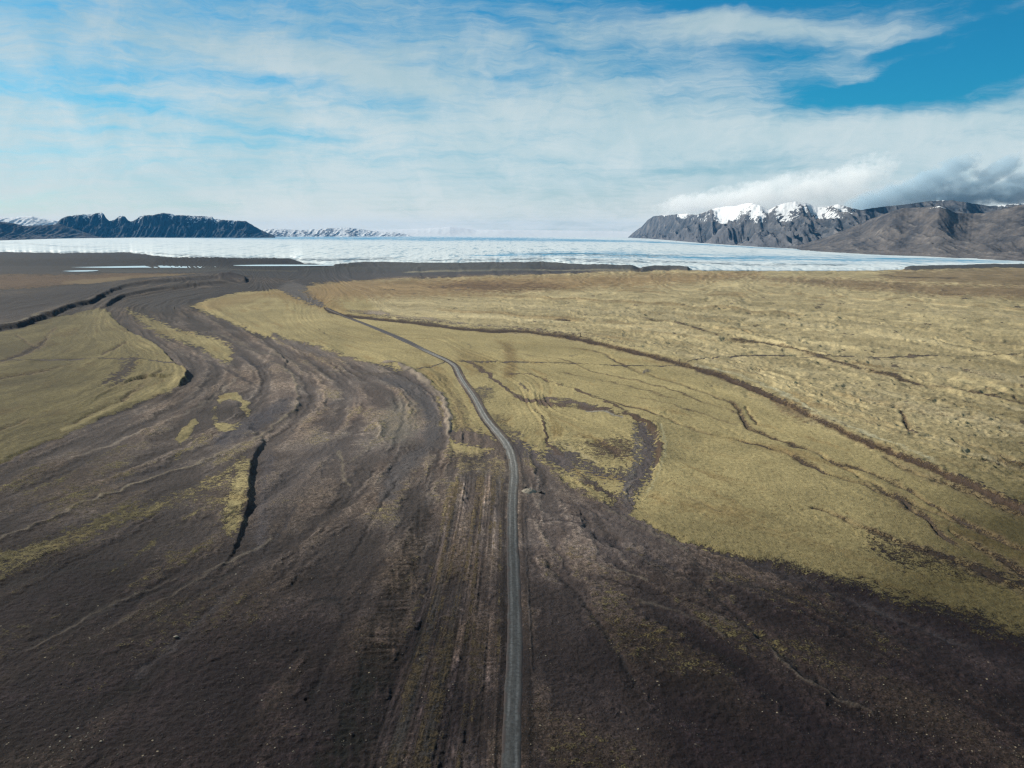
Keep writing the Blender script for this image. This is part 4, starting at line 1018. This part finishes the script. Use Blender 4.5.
mountain('ice_cap', 'low white ice cap on the skyline behind the glacier',
         [(300, 230.5), (350, 229.6), (390, 229.6), (425, 228.6), (440, 227.6), (450, 226.8), (460, 227.8), (475, 229.8), (500, 229.6), (540, 230.2), (600, 231.2), (640, 231.8), (700, 233), (760, 236)],
         [(300, 12500, 16), (760, 12500, 14)], 1500, M_snow, step=1.0, shape='dome', gully=0.08, seed=200, snow=[(300, 270), (760, 270)], tooth=0.1)
mountain('mountain_range', 'snow capped grey mountain range falling steeply to the glacier on the right',
         [(628, 237.2), (634, 232), (641, 227), (648, 220), (653, 216.3), (660, 215.4), (672, 214.6), (688, 213.6), (695, 215), (702, 213), (712, 209), (724, 206.5), (735, 206), (745, 203.5), (752, 202.5), (760, 205.5), (769, 210), (776, 206), (785, 203), (795, 201.5), (806, 203), (818, 207), (828, 206.5),
          (838, 204), (848, 207), (860, 210), (880, 207), (900, 205), (930, 201), (950, 200), (970, 203), (990, 206), (1024, 203), (1100, 200)],
         [(628, 9300, 14), (660, 7800, 12), (700, 6300, 9), (760, 4900, 7), (850, 4300, 6), (1100, 4300, 5)], 950, M_range, step=0.6, shape='talus', gully=1.15, seed=220,
         snow=[(628, 208), (680, 212), (700, 216), (740, 219), (780, 216), (820, 214), (850, 212), (875, 196), (960, 194), (1000, 200), (1100, 202)], lump=0.5)
mountain('mountain_spur', 'long brown scree spur with thin snow gullies in front of the right range',
         [(775, 251), (795, 246), (812, 241.5), (830, 235.8), (845, 230), (860, 223.5), (872, 218.5), (884, 214), (893, 211), (902, 208.5), (915, 207.5), (930, 207.2), (940, 206), (946, 208.5), (955, 212.5), (970, 213.5), (984, 213), (995, 210.5), (1010, 207), (1024, 204.5), (1060, 199), (1120, 194), (1250, 190)],
         [(775, 4100, 5), (850, 3500, 4), (950, 2950, 3), (1024, 2700, 2), (1250, 2500, 2)], 850, M_right, step=0.7, shape='talus', gully=0.55, seed=260,
         snow=[(775, 180), (915, 198), (935, 206), (960, 207), (985, 206), (1010, 199), (1030, 196), (1250, 190)], lump=0.2)
print('mountains', round(time.time() - T0, 1))

# ------------------------------------------------------------------ WATER
wm, nt = new_mat('meltwater')
geo = nt.node('ShaderNodeNewGeometry', out=None)
bump = nt.node('ShaderNodeBump', {'Strength': 0.25, 'Distance': 0.3, 'Height': nt.noise(geo.outputs['Position'], 0.5, 3)})
finish(nt, (0.42, 0.50, 0.54), 0.22, bump, 0.5)
def water(name, label, px, z):
    p = spline(list(px) + [px[0]], 5)[:-1]
    w = np.array([(*at(x, y, z), z) for x, y in p])
    me = bpy.data.meshes.new(name); me.from_pydata([tuple(v) for v in w], [], [list(range(len(w)))]); me.materials.append(wm)
    o = bpy.data.objects.new(name, me); C.objects.link(o); tag(o, label, kind='structure')
water('lagoon', 'long thin meltwater lagoon shining in front of the left moraine', [(70, 267.2), (110, 266.4), (160, 265.6), (215, 265.4), (222, 266.6), (200, 267.8), (150, 267.6), (110, 267.8)], 1.0)
water('pond', 'narrow meltwater strip below the glacier left of the centre', [(228, 265.2), (270, 264.6), (330, 264.8), (345, 265.4), (300, 266), (250, 266)], 1.2)
water('pool', 'small grey pool on the gravel flat at the left', [(62, 271), (80, 270.3), (98, 270.4), (92, 271.3), (74, 271.6)], 1.2)

# ------------------------------------------------------------------ STONES, POSTS, MOUND
sm_, nt = new_mat('weathered_stone')
geo = nt.node('ShaderNodeNewGeometry', out=None)
oi = nt.node('ShaderNodeObjectInfo', out=None)
n1 = nt.noise(geo.outputs['Position'], 3.0, 4, 0.65)
c = nt.mix(oi.outputs['Random'], (0.07, 0.06, 0.052), (0.27, 0.24, 0.19))
c = nt.mix(nt.ramp(n1, 0.35, 0.7), c, nt.vm('SCALE', c, scale=0.6))
finish(nt, c, 0.9, nt.node('ShaderNodeBump', {'Strength': 0.5, 'Distance': 0.05, 'Height': n1}), 0.2)
dm_, nt = new_mat('dark_basalt')
geo = nt.node('ShaderNodeNewGeometry', out=None)
n1 = nt.noise(geo.outputs['Position'], 2.0, 4, 0.65)
finish(nt, nt.mix(n1, (0.014, 0.013, 0.014), (0.05, 0.045, 0.042)), 0.85, nt.node('ShaderNodeBump', {'Strength': 0.6, 'Distance': 0.08, 'Height': n1}), 0.2)


def rock_mesh(name, seed, mat, sub=2, flat=0.62, jag=0.28):
    import bmesh
    bm = bmesh.new(); bmesh.ops.create_icosphere(bm, subdivisions=sub, radius=0.5)
    rnd = random.Random(seed)
    off = [rnd.uniform(0, 99) for _ in range(3)]
    from mathutils import noise as mn, Vector
    planes = [(Vector((rnd.gauss(0, 1), rnd.gauss(0, 1), rnd.gauss(0, .7))).normalized(), rnd.uniform(0.26, 0.42)) for _ in range(7)]
    for v in bm.verts:
        p = v.co.copy()
        for n, d in planes:
            q = p.dot(n)
            if q > d: p -= n * (q - d) * 0.85
        p *= 1 + jag * mn.noise(p * 3 + Vector(off))
        p.z = p.z * flat
        if p.z < -0.12: p.z = -0.12
        v.co = p
    me = bpy.data.meshes.new(name); bm.to_mesh(me); bm.free(); me.materials.append(mat)
    return me


stone_me = [rock_mesh('stone', s, sm_) for s in range(6)]


def stone(px, py, size, label, group):
    x, y = at(px, py)
    o = bpy.data.objects.new('stone', random.choice(stone_me)); C.objects.link(o)
    z = float(grid_z(np.array([x]), np.array([y]), Z)[0])
    o.location = (x, y, z + 0.05 * size)
    o.rotation_euler = (random.uniform(-.15, .15), random.uniform(-.15, .15), random.uniform(0, 6.28))
    s = size * random.uniform(0.85, 1.15); o.scale = (s * random.uniform(.9, 1.3), s, s * random.uniform(.8, 1.1))
    tag(o, label, 'stone', group)


G1 = ('pale stone in the loose cluster on black gravel near the lower left corner', 'pale stones near the lower left corner')
for p in [(127, 705), (96, 717), (105, 724), (45, 730), (81, 742), (101, 742), (36, 759), (34, 753), (60, 741), (64, 748), (72, 752), (88, 733), (92, 748), (78, 728), (56, 735), (70, 737), (83, 750), (75, 745), (100, 732), (86, 738), (50, 747), (66, 730)]:
    stone(p[0], p[1], random.uniform(0.3, 0.55), *G1)
G2 = ('small stone strewn over the dark gravel fan left of the rutted strip', 'stones on the gravel fan left of the ruts')
for p in [(261, 645), (246, 652), (255, 660), (243, 677), (268, 662), (290, 640), (236, 668), (276, 690), (262, 700), (284, 706), (300, 672), (318, 690), (319, 689), (292, 708), (330, 500), (389, 539), (370, 562), (372, 599), (346, 563), (338, 535), (352, 520), (313, 560), (322, 600), (300, 612), (270, 620),
          (248, 632), (332, 734), (310, 727), (324, 731), (275, 748), (230, 752), (205, 700), (214, 735)]:
    stone(p[0], p[1], random.uniform(0.22, 0.42), *G2)
G3 = ('single stone on the brown and ochre rutted strip left of the road', 'stones on the rutted strip')
for p in [(404, 716), (407, 626), (469, 567), (453, 684), (449, 690), (455, 681), (431, 753), (493, 756), (387, 698), (448, 700), (475, 640), (420, 660), (440, 735), (461, 610), (483, 700), (466, 520)]:
    stone(p[0], p[1], random.uniform(0.22, 0.4), *G3)
G4 = ('small pale stone on the dark brown gravel right of the road', 'stones on the gravel right of the road')
rs = random.Random(5)
for i in range(34):
    x = rs.uniform(535, 900); y = rs.uniform(560, 765)
    if y < 540 + (x - 535) * 0.28: y = 540 + (x - 535) * 0.28 + rs.uniform(10, 60)
    if y > 768: continue
    stone(x, y, rs.uniform(0.18, 0.36), *G4)
G5 = ('small stone beside the foot of the steep shaded bank', 'stones below the steep bank')
for p in [(258, 560), (240, 566), (236, 574), (226, 579), (248, 553), (219, 590), (205, 596), (245, 572), (230, 586), (262, 571)]:
    stone(p[0], p[1], random.uniform(0.25, 0.45), *G5)
for lab, p, s in (('lone pale stone on the dark slope below the moss streaks at the left', (67, 604), 0.6), ('larger pale stone with a dark neighbour above the lower left cluster', (104, 628), 0.8), ('dull stone just below and left of the larger pale stone', (90, 639), 0.55),
                  ('isolated pale stone close to the left edge above the corner cluster', (28, 675), 0.5), ('biggest stone on the fan beside the dark shallow gully', (176, 637), 0.9)):
    stone(p[0], p[1], s, lab, None)

# loose cobbles, too many to count: one object of small stones
rng = np.random.default_rng(3)
V = []; Fc = []; nv = 0
base = np.array([(0, 0, .42), (.5, 0, .05), (.1, .45, .1), (-.48, .12, .02), (-.1, -.5, .08), (.35, .3, .22), (-.3, -.2, .3), (0, 0, -.2)])
bf = [(0, 1, 5), (0, 5, 2), (0, 2, 3), (0, 3, 6), (0, 6, 4), (0, 4, 1), (1, 7, 5), (5, 7, 2), (2, 7, 3), (3, 7, 6), (6, 7, 4), (4, 7, 1)]
cnt = 0
cx = rng.uniform(-30, 1060, 60000); cy = rng.uniform(430, 775, 60000)
ps = bil(PSI, cx, cy)
w_x, w_y = at(cx, cy)
cl = fbm(w_x / 14, w_y / 22, 81, 3) + 0.7 * perlin(ps * 5, w_y / 60, 82)
mz = grid_z(w_x, w_y, MOSS)
keep = (cl > 0.16) & (mz < 0.2) & (rng.random(60000) < 0.34)
ii = np.nonzero(keep)[0]
pz = grid_z(w_x[ii], w_y[ii], Z)
rdd = grid_z(w_x[ii], w_y[ii], rdist)
ii = ii[rdd > 3]; pz = pz[rdd > 3]
sz = 0.10 + 0.30 * rng.random(len(ii)) ** 4
an = rng.uniform(0, 6.28, len(ii)); ca, sa = np.cos(an), np.sin(an)
st_ = rng.uniform(0.7, 1.3, (len(ii), 3))
b = base[None] * st_[:, None, :] * (sz * 1.0)[:, None, None] * (1 + 0.2 * rng.standard_normal((len(ii), 8, 1)))
bx = b[..., 0] * ca[:, None] - b[..., 1] * sa[:, None]; by = b[..., 0] * sa[:, None] + b[..., 1] * ca[:, None]
VV = np.stack([bx + w_x[ii][:, None], by + w_y[ii][:, None], b[..., 2] + pz[:, None]], -1).reshape(-1, 3)
FF = (np.array(bf)[None] + (np.arange(len(ii)) * 8)[:, None, None]).reshape(-1, 3)
cm_, nt = new_mat('cobble_stone')
geo = nt.node('ShaderNodeNewGeometry', out=None)
c = nt.mix(nt.m('POWER', geo.outputs['Random Per Island'], 2.2), (0.022, 0.019, 0.019), (0.20, 0.17, 0.125))
finish(nt, c, 0.92, None, 0.15)
cob = link_mesh('gravel', VV, FF, cm_, smooth=False)
tag(cob, 'loose cobbles strewn thinly over the dark outwash gravel', 'gravel', kind='stuff')
print('cobbles', len(ii))

# mound of dumped gravel by the road, with a dark block added for the shade at its end
x0, y0 = at(529, 491.5); zz0 = float(grid_z(np.array([x0]), np.array([y0]), Z)[0])
na, nb = 28, 40
aa = np.linspace(0, 1, na)[:, None]; bb = np.linspace(0, 2 * PI, nb)[None, :]
ex_ = aa * np.cos(bb) * 3.6; ey_ = aa * np.sin(bb) * 2.6
hz = 1.5 * np.clip(1 - aa ** 1.6, 0, 1) * (1 + 0.35 * fbm(ex_ / 1.2, ey_ / 1.2, 91, 3)) * (1 + 0.3 * np.sign(ex_) * np.abs(ex_) / 3.6)
mmat, nt = new_mat('pale_gravel')
geo = nt.node('ShaderNodeNewGeometry', out=None); n1 = nt.noise(geo.outputs['Position'], 2.5, 4, 0.7)
finish(nt, nt.mix(nt.ramp(n1, 0.3, 0.7), (0.10, 0.09, 0.078), (0.27, 0.24, 0.19)), 0.95, nt.node('ShaderNodeBump', {'Strength': 0.6, 'Distance': 0.12, 'Height': n1}), 0.1)
mo = link_mesh('gravel_mound', np.stack([ex_, ey_ , hz - 0.15], -1).reshape(-1, 3), grid_faces(na, nb), mmat)
mo.location = (x0 - 0.3, y0, zz0)
tag(mo, 'low pale heap of gravel dumped just right of the road bend', 'gravel mound')
bx_, by_ = at(539.5, 492)
bo = bpy.data.objects.new('boulder', rock_mesh('boulder', 44, dm_, 3, 0.8, 0.35)); C.objects.link(bo)
bo.location = (bx_, by_, float(grid_z(np.array([bx_]), np.array([by_]), Z)[0]) + 0.3); bo.scale = (2.0, 2.6, 2.4); bo.rotation_euler = (0, 0, 0.6)
tag(bo, 'dark block added for the shade at the right end of the pale gravel heap', 'boulder')
b2x, b2y = at(525, 487.5)
bo2 = bpy.data.objects.new('boulder', rock_mesh('boulder', 45, dm_, 2, 0.7, 0.35)); C.objects.link(bo2)
bo2.location = (b2x, b2y, float(grid_z(np.array([b2x]), np.array([b2y]), Z)[0]) + 0.15); bo2.scale = (1.3, 1.3, 1.2)
tag(bo2, 'smaller dark boulder between the road edge and the gravel heap', 'boulder')

# weathered marker posts out on the plain
pm_, nt = new_mat('weathered_wood')
geo = nt.node('ShaderNodeNewGeometry', out=None); n1 = nt.noise(nt.vm('MULTIPLY', geo.outputs['Position'], (1, 1, 0.1)), 12, 3)
finish(nt, nt.mix(n1, (0.025, 0.02, 0.018), (0.07, 0.055, 0.045)), 0.9)


def post(px, py, h, label):
    import bmesh
    x, y = at(px, py); z = float(grid_z(np.array([x]), np.array([y]), Z)[0])
    e = bpy.data.objects.new('marker_post', None); C.objects.link(e); e.location = (x, y, z - 0.2)
    tag(e, label, 'post', )
    bm = bmesh.new()
    bmesh.ops.create_cone(bm, cap_ends=True, segments=10, radius1=0.34, radius2=0.24, depth=h)
    bmesh.ops.translate(bm, verts=bm.verts, vec=(0, 0, h / 2))
    me = bpy.data.meshes.new('shaft'); bm.to_mesh(me); bm.free(); me.materials.append(pm_)
    o = bpy.data.objects.new('shaft', me); C.objects.link(o); o.parent = e
    bm = bmesh.new()
    for k in range(9):
        a = k * 0.7; r = bmesh.ops.create_icosphere(bm, subdivisions=1, radius=random.uniform(.35, .6))
        bmesh.ops.translate(bm, verts=r['verts'], vec=(0.85 * math.cos(a), 0.85 * math.sin(a), 0.25))
    me = bpy.data.meshes.new('stone_footing'); bm.to_mesh(me); bm.free(); me.materials.append(sm_)
    o = bpy.data.objects.new('stone_footing', me); C.objects.link(o); o.parent = e


post(580.5, 339.5, 4.2, 'dark upright post standing on the low scarp behind the moss flat')
post(174.5, 309.5, 4.0, 'dark upright post on the gravel between the left moss banks')

# ------------------------------------------------------------------ CLOUD BANKS over the right range
def cloud(name, label, lumps, col, dens, seed, nscale, thr, aniso=0.3, emis=None):
    import bmesh
    bm = bmesh.new()
    r_ = random.Random(seed)
    for (px, py, d, sx, sy, sz, rot) in lumps:
        a, e = az_el(px, py)
        from mathutils import Matrix, Vector
        c0 = Vector((d * math.sin(a), d * math.cos(a), H + d * math.tan(e)))
        k = d / F
        M = Matrix.Translation(c0) @ Matrix.Rotation(-a, 4, 'Z') @ Matrix.Rotation(rot, 4, 'Y') @ Matrix.Diagonal((sx * k, sy, sz * k, 1))
        bmesh.ops.create_icosphere(bm, subdivisions=4, radius=1.0, matrix=M)
    me = bpy.data.meshes.new(name); bm.to_mesh(me); bm.free()
    o = bpy.data.objects.new(name, me); C.objects.link(o)
    rm_ = o.modifiers.new('remesh', 'REMESH'); rm_.mode = 'VOXEL'; rm_.voxel_size = 26
    dg = bpy.context.evaluated_depsgraph_get(); m2 = bpy.data.meshes.new_from_object(o.evaluated_get(dg)); o.modifiers.clear(); o.data = m2; m2.name = name
    m, nt = new_mat(name + '_vapour'); m.cycles.volume_step_rate = 0.22
    geo = nt.node('ShaderNodeNewGeometry', out=None); P = geo.outputs['Position']
    n = nt.noise(nt.vm('MULTIPLY', P, (1, 1, 1.5)), nscale, 5, 0.6, dist=0.3)
    shape = None
    for (px, py, d, sx, sy, sz, rot) in lumps:
        a, e = az_el(px, py); k = d / F
        c0 = (d * math.sin(a), d * math.cos(a), H + d * math.tan(e))
        q = nt.vm('SUBTRACT', P, c0)
        rt = nt.node('ShaderNodeVectorRotate', {'Vector': q, 'Angle': a}, rotation_type='Z_AXIS')
        rt = nt.node('ShaderNodeVectorRotate', {'Vector': rt, 'Angle': -rot}, rotation_type='Y_AXIS')
        rt = nt.vm('DIVIDE', rt, (sx * k, sy, sz * k))
        ln_ = nt.n.new('ShaderNodeVectorMath'); ln_.operation = 'LENGTH'; nt.put(ln_.inputs[0], rt)
        v = nt.m('SUBTRACT', 1.0, ln_.outputs['Value'])
        shape = v if shape is None else nt.m('MAXIMUM', shape, v)
    n_b = nt.noise(P, nscale * 3.3, 4, 0.65)
    f = nt.m('MULTIPLY_ADD', nt.m('SUBTRACT', n, 0.5), 4.2, nt.m('MULTIPLY', shape, 1.9))
    f = nt.m('MULTIPLY_ADD', nt.m('SUBTRACT', n_b, 0.5), 2.6, f)
    f = nt.ramp(f, thr, thr + 0.7)
    f = nt.m('MULTIPLY', f, nt.ramp(shape, 0.0, 0.15))
    vol = nt.node('ShaderNodeVolumePrincipled', {'Color': col, 'Density': nt.m('MULTIPLY', f, dens), 'Anisotropy': aniso}, None)
    out = nt.n.new('ShaderNodeOutputMaterial'); nt.l.new(vol.outputs[0], out.inputs['Volume'])
    m2.materials.clear(); m2.materials.append(m)
    tag(o, label, 'cloud', kind='stuff')
    return o


D = 11000
cloud('cloud_bank', 'bright white cloud bank resting on the snowy peaks at the right',
      [(705, 203, D, 56, 480, 13, -0.12), (750, 199, D, 74, 500, 18, -0.10), (768, 190, D, 34, 300, 13, -0.5), (800, 194, D, 70, 500, 21, -0.16), (845, 186, D, 52, 420, 22, -0.5), (868, 178, D, 26, 260, 12, -0.8), (885, 196, D, 70, 450, 16, -0.1)],
      (0.93, 0.95, 0.97), 0.0024, 1, 0.0034, 0.22, aniso=0.1)
D = 10200
cloud('shaded_cloud', 'grey blue ragged cloud with raised tips above the brown spur',
      [(905, 195, D, 66, 380, 15, -0.28), (936, 178, D, 44, 330, 12, -0.50), (958, 194, D, 66, 380, 15, -0.04), (990, 179, D, 34, 260, 11, -0.72), (1012, 190, D, 50, 330, 15, -0.15), (1070, 185, D, 66, 380, 17, -0.1), (1160, 187, D, 76, 380, 17, 0)],
      (0.50, 0.64, 0.74), 0.0065, 2, 0.0038, 0.18, aniso=0.0)  # greyed scatter colour stands in for shade on this cloud

# ------------------------------------------------------------------ HAZE
import bmesh
bm = bmesh.new(); bmesh.ops.create_cube(bm, size=1.0)
me = bpy.data.meshes.new('haze'); bm.to_mesh(me); bm.free()
hz_ = bpy.data.objects.new('haze', me); C.objects.link(hz_)
zmin = float(Z.min()) - 1.0; zmin = min(zmin, -14.0)
ztop = 340.0
hz_.scale = (41000, 41000, ztop - zmin); hz_.location = (0, 0, (ztop + zmin) / 2)
hm, nt = new_mat('pale_air')
vol = nt.node('ShaderNodeVolumePrincipled', {'Color': (0.07, 0.42, 0.95), 'Density': 1.25e-5, 'Anisotropy': 0.0}, None)
out = nt.n.new('ShaderNodeOutputMaterial'); nt.l.new(vol.outputs[0], out.inputs['Volume'])
me.materials.append(hm)
tag(hz_, 'thin blue haze filling the air over the plain', kind='stuff')

# ------------------------------------------------------------------ WORLD
w = bpy.data.worlds.new('World'); sc.world = w; w.use_nodes = True
nt = NT(w.node_tree)
sky = nt.node('ShaderNodeTexSky', out=0, sky_type='NISHITA', sun_disc=False, sun_elevation=R(SUN_EL), sun_rotation=R(SUN_AZ), altitude=100, air_density=1.0, dust_density=0.6, ozone_density=1.5)
SKYK = 0.07
tc = nt.node('ShaderNodeTexCoord', out=None)
dirv = tc.outputs['Generated']
sx = nt.node('ShaderNodeSeparateXYZ', {'Vector': dirv}, None)
A_ = nt.m('ARCTAN2', sx.outputs[0], sx.outputs[1])
E_ = nt.m('ARCSINE', sx.outputs[2])
pv = nt.node('ShaderNodeCombineXYZ', {'X': A_, 'Y': E_})
# high cloud texture lives on a plane far above: direction divided by height gives converging bands
zc_ = nt.m('MAXIMUM', sx.outputs[2], 0.0); zc_ = nt.m('ADD', zc_, 0.09)
pl = nt.node('ShaderNodeCombineXYZ', {'X': nt.m('DIVIDE', sx.outputs[0], zc_), 'Y': nt.m('DIVIDE', sx.outputs[1], zc_)})
wn = nt.noise(pv, 5.0, 4, 0.6, out=1)
pw = nt.vm('ADD', pv, nt.vm('MULTIPLY', nt.vm('SUBTRACT', wn, (0.5, 0.5, 0.5)), (0.10, 0.045, 0)))
wn2 = nt.noise(pv, 26.0, 3, 0.6, out=1)
pw = nt.vm('ADD', pw, nt.vm('MULTIPLY', nt.vm('SUBTRACT', wn2, (0.5, 0.5, 0.5)), (0.03, 0.012, 0)))
str1 = nt.noise(nt.node('ShaderNodeMapping', {'Vector': pl, 'Rotation': (0, 0, R(-24)), 'Scale': (0.5, 2.0, 1)}), 1.1, 6, 0.62, dist=0.6)
str2 = nt.noise(nt.node('ShaderNodeMapping', {'Vector': pw, 'Rotation': (0, 0, R(4)), 'Scale': (1.0, 7.0, 1)}), 7.0, 6, 0.62, dist=0.4)
soft = nt.noise(pw, 9.0, 6, 0.62, dist=0.5)


def blob(px, py, rx, ry, rot, amp, acc):
    a, e = az_el(px, py)
    q = nt.vm('SUBTRACT', pw, (a, e, 0))
    q = nt.node('ShaderNodeVectorRotate', {'Vector': q, 'Angle': R(rot)}, rotation_type='Z_AXIS')
    q = nt.vm('MULTIPLY', q, (F / rx, F / ry, 0))
    d = nt.n.new('ShaderNodeVectorMath'); d.operation = 'DOT_PRODUCT'; nt.put(d.inputs[0], q); nt.put(d.inputs[1], q)
    g = nt.m('EXPONENT', nt.m('MULTIPLY', d.outputs['Value'], -1.0))
    return nt.m('MULTIPLY_ADD', g, amp, acc)


# rot: + turns the long axis so that it falls towards the right of the picture
acc = nt.ramp(E_, R(-1), R(20), 0.86, 0.52, smooth=False)
for b in [
    (980, 48, 150, 46, -4, -1.05), (880, 92, 85, 17, -3, -0.75), (740, -4, 190, 16, 2, -0.85), (640, 70, 60, 22, 10, -0.28), (760, 50, 40, 22, 0, -0.35), (900, 62, 110, 5, -14, 0.30), (970, 22, 70, 4, -10, 0.25), (990, 84, 60, 4, -6, 0.25),
    (40, 76, 130, 12, 7, -0.30), (200, 76, 130, 8, 4, -0.26), (320, 86, 80, 7, 8, -0.30), (110, 104, 150, 5, 6, -0.28), (200, 136, 170, 6, 4, -0.26), (-10, 148, 90, 8, 0, -0.25),
    (240, 5, 180, 18, 6, -0.28), (480, 15, 110, 26, 14, -0.34), (500, 78, 60, 10, 0, -0.22), (700, 168, 110, 9, -4, -0.30), (0, 200, 130, 9, 0, -0.34), (320, 135, 40, 8, 0, -0.2), (520, 155, 60, 6, 0, -0.15), (10, 5, 90, 12, 3, -0.25),
    (800, 32, 95, 9, 4, 0.62), (875, 44, 62, 13, -18, 0.42), (880, 78, 40, 8, 10, 0.45), (720, 26, 60, 8, 6, 0.3), (180, 44, 260, 16, 7, 0.20), (380, 76, 70, 12, 14, 0.22), (90, 122, 160, 6, 3, 0.24), (560, 30, 60, 10, 30, 0.2), (620, 100, 60, 12, 20, 0.22),
    (850, 128, 260, 22, 2, 0.25), (640, 140, 200, 26, 0, 0.18), (960, 110, 110, 14, -6, 0.35), (180, 98, 150, 4, 5, 0.2), (500, 42, 25, 10, 10, 0.28), (760, 192, 140, 14, -8, 0.22),
]:
    acc = blob(*b, acc)
str3 = nt.noise(nt.node('ShaderNodeMapping', {'Vector': pw, 'Rotation': (0, 0, R(9)), 'Scale': (1.0, 6.0, 1)}), 22.0, 5, 0.7, dist=0.8)
acc = nt.m('MULTIPLY_ADD', nt.m('SUBTRACT', str3, 0.5), 0.65, acc)
tex = nt.m('ADD', nt.m('MULTIPLY', nt.m('SUBTRACT', str2, 0.5), 1.05), nt.m('ADD', nt.m('MULTIPLY', nt.m('SUBTRACT', str1, 0.5), 0.55), nt.m('MULTIPLY', nt.m('SUBTRACT', soft, 0.5), 0.55)))
den = nt.m('ADD', acc, tex)
cl_f = nt.ramp(den, -0.12, 1.02, 0, 1, smooth=True)
cl_f = nt.m('MULTIPLY', cl_f, 0.95)
skc = nt.vm('MULTIPLY', nt.vm('SCALE', sky, scale=SKYK), nt.mix(nt.ramp(E_, R(0.5), R(8)), (0.40, 0.62, 0.82), (0.075, 0.60, 0.82)))
lit = nt.mix(nt.ramp(soft, 0.3, 0.7), (0.285, 0.375, 0.405), (0.375, 0.430, 0.445))
lit = nt.mix(nt.ramp(E_, R(0.0), R(4.0), 0.75, 0.0), lit, (0.47, 0.465, 0.43))
lit = nt.mix(nt.ramp(E_, R(5), R(16), 0.0, 1.0), lit, nt.vm('MULTIPLY', lit, (0.70, 0.78, 0.83)))
fincol = nt.mix(cl_f, skc, lit)
bg = nt.node('ShaderNodeBackground', {'Color': fincol, 'Strength': 1.0}, None)
wo = nt.n.new('ShaderNodeOutputWorld'); nt.l.new(bg.outputs[0], wo.inputs[0])
w.cycles.sampling_method = 'MANUAL'; w.cycles.sample_map_resolution = 512

# ------------------------------------------------------------------ SUN
sd = bpy.data.lights.new('sun', 'SUN'); sd.energy = 5.0; sd.angle = R(0.5); sd.color = (1.0, 0.91, 0.77)
so = bpy.data.objects.new('sun', sd); C.objects.link(so)
so.rotation_euler = (R(90 - SUN_EL), 0, PI - R(SUN_AZ))
from mathutils import Vector, Euler
dirs = Vector((math.sin(R(SUN_AZ)) * math.cos(R(SUN_EL)), math.cos(R(SUN_AZ)) * math.cos(R(SUN_EL)), math.sin(R(SUN_EL))))
so.rotation_euler = (-dirs).to_track_quat('-Z', 'Y').to_euler()

# ------------------------------------------------------------------ RENDER SETTINGS
sc.view_settings.view_transform = 'Standard'
sc.view_settings.look = 'None'
sc.view_settings.exposure = 0.80
sc.view_settings.gamma = 1.0
sc.render.engine = 'CYCLES'
cy = sc.cycles
cy.max_bounces = 5; cy.diffuse_bounces = 2; cy.glossy_bounces = 2; cy.transmission_bounces = 2; cy.volume_bounces = 3; cy.transparent_max_bounces = 8
cy.volume_step_rate = 1.0; cy.volume_max_steps = 128
cy.use_denoising = True
cy.denoiser = 'OPENIMAGEDENOISE'
cy.denoising_input_passes = 'RGB_ALBEDO_NORMAL'
cy.denoising_prefilter = 'NONE'
cy.filter_width = 1.3
print('script', round(time.time() - T0, 1))
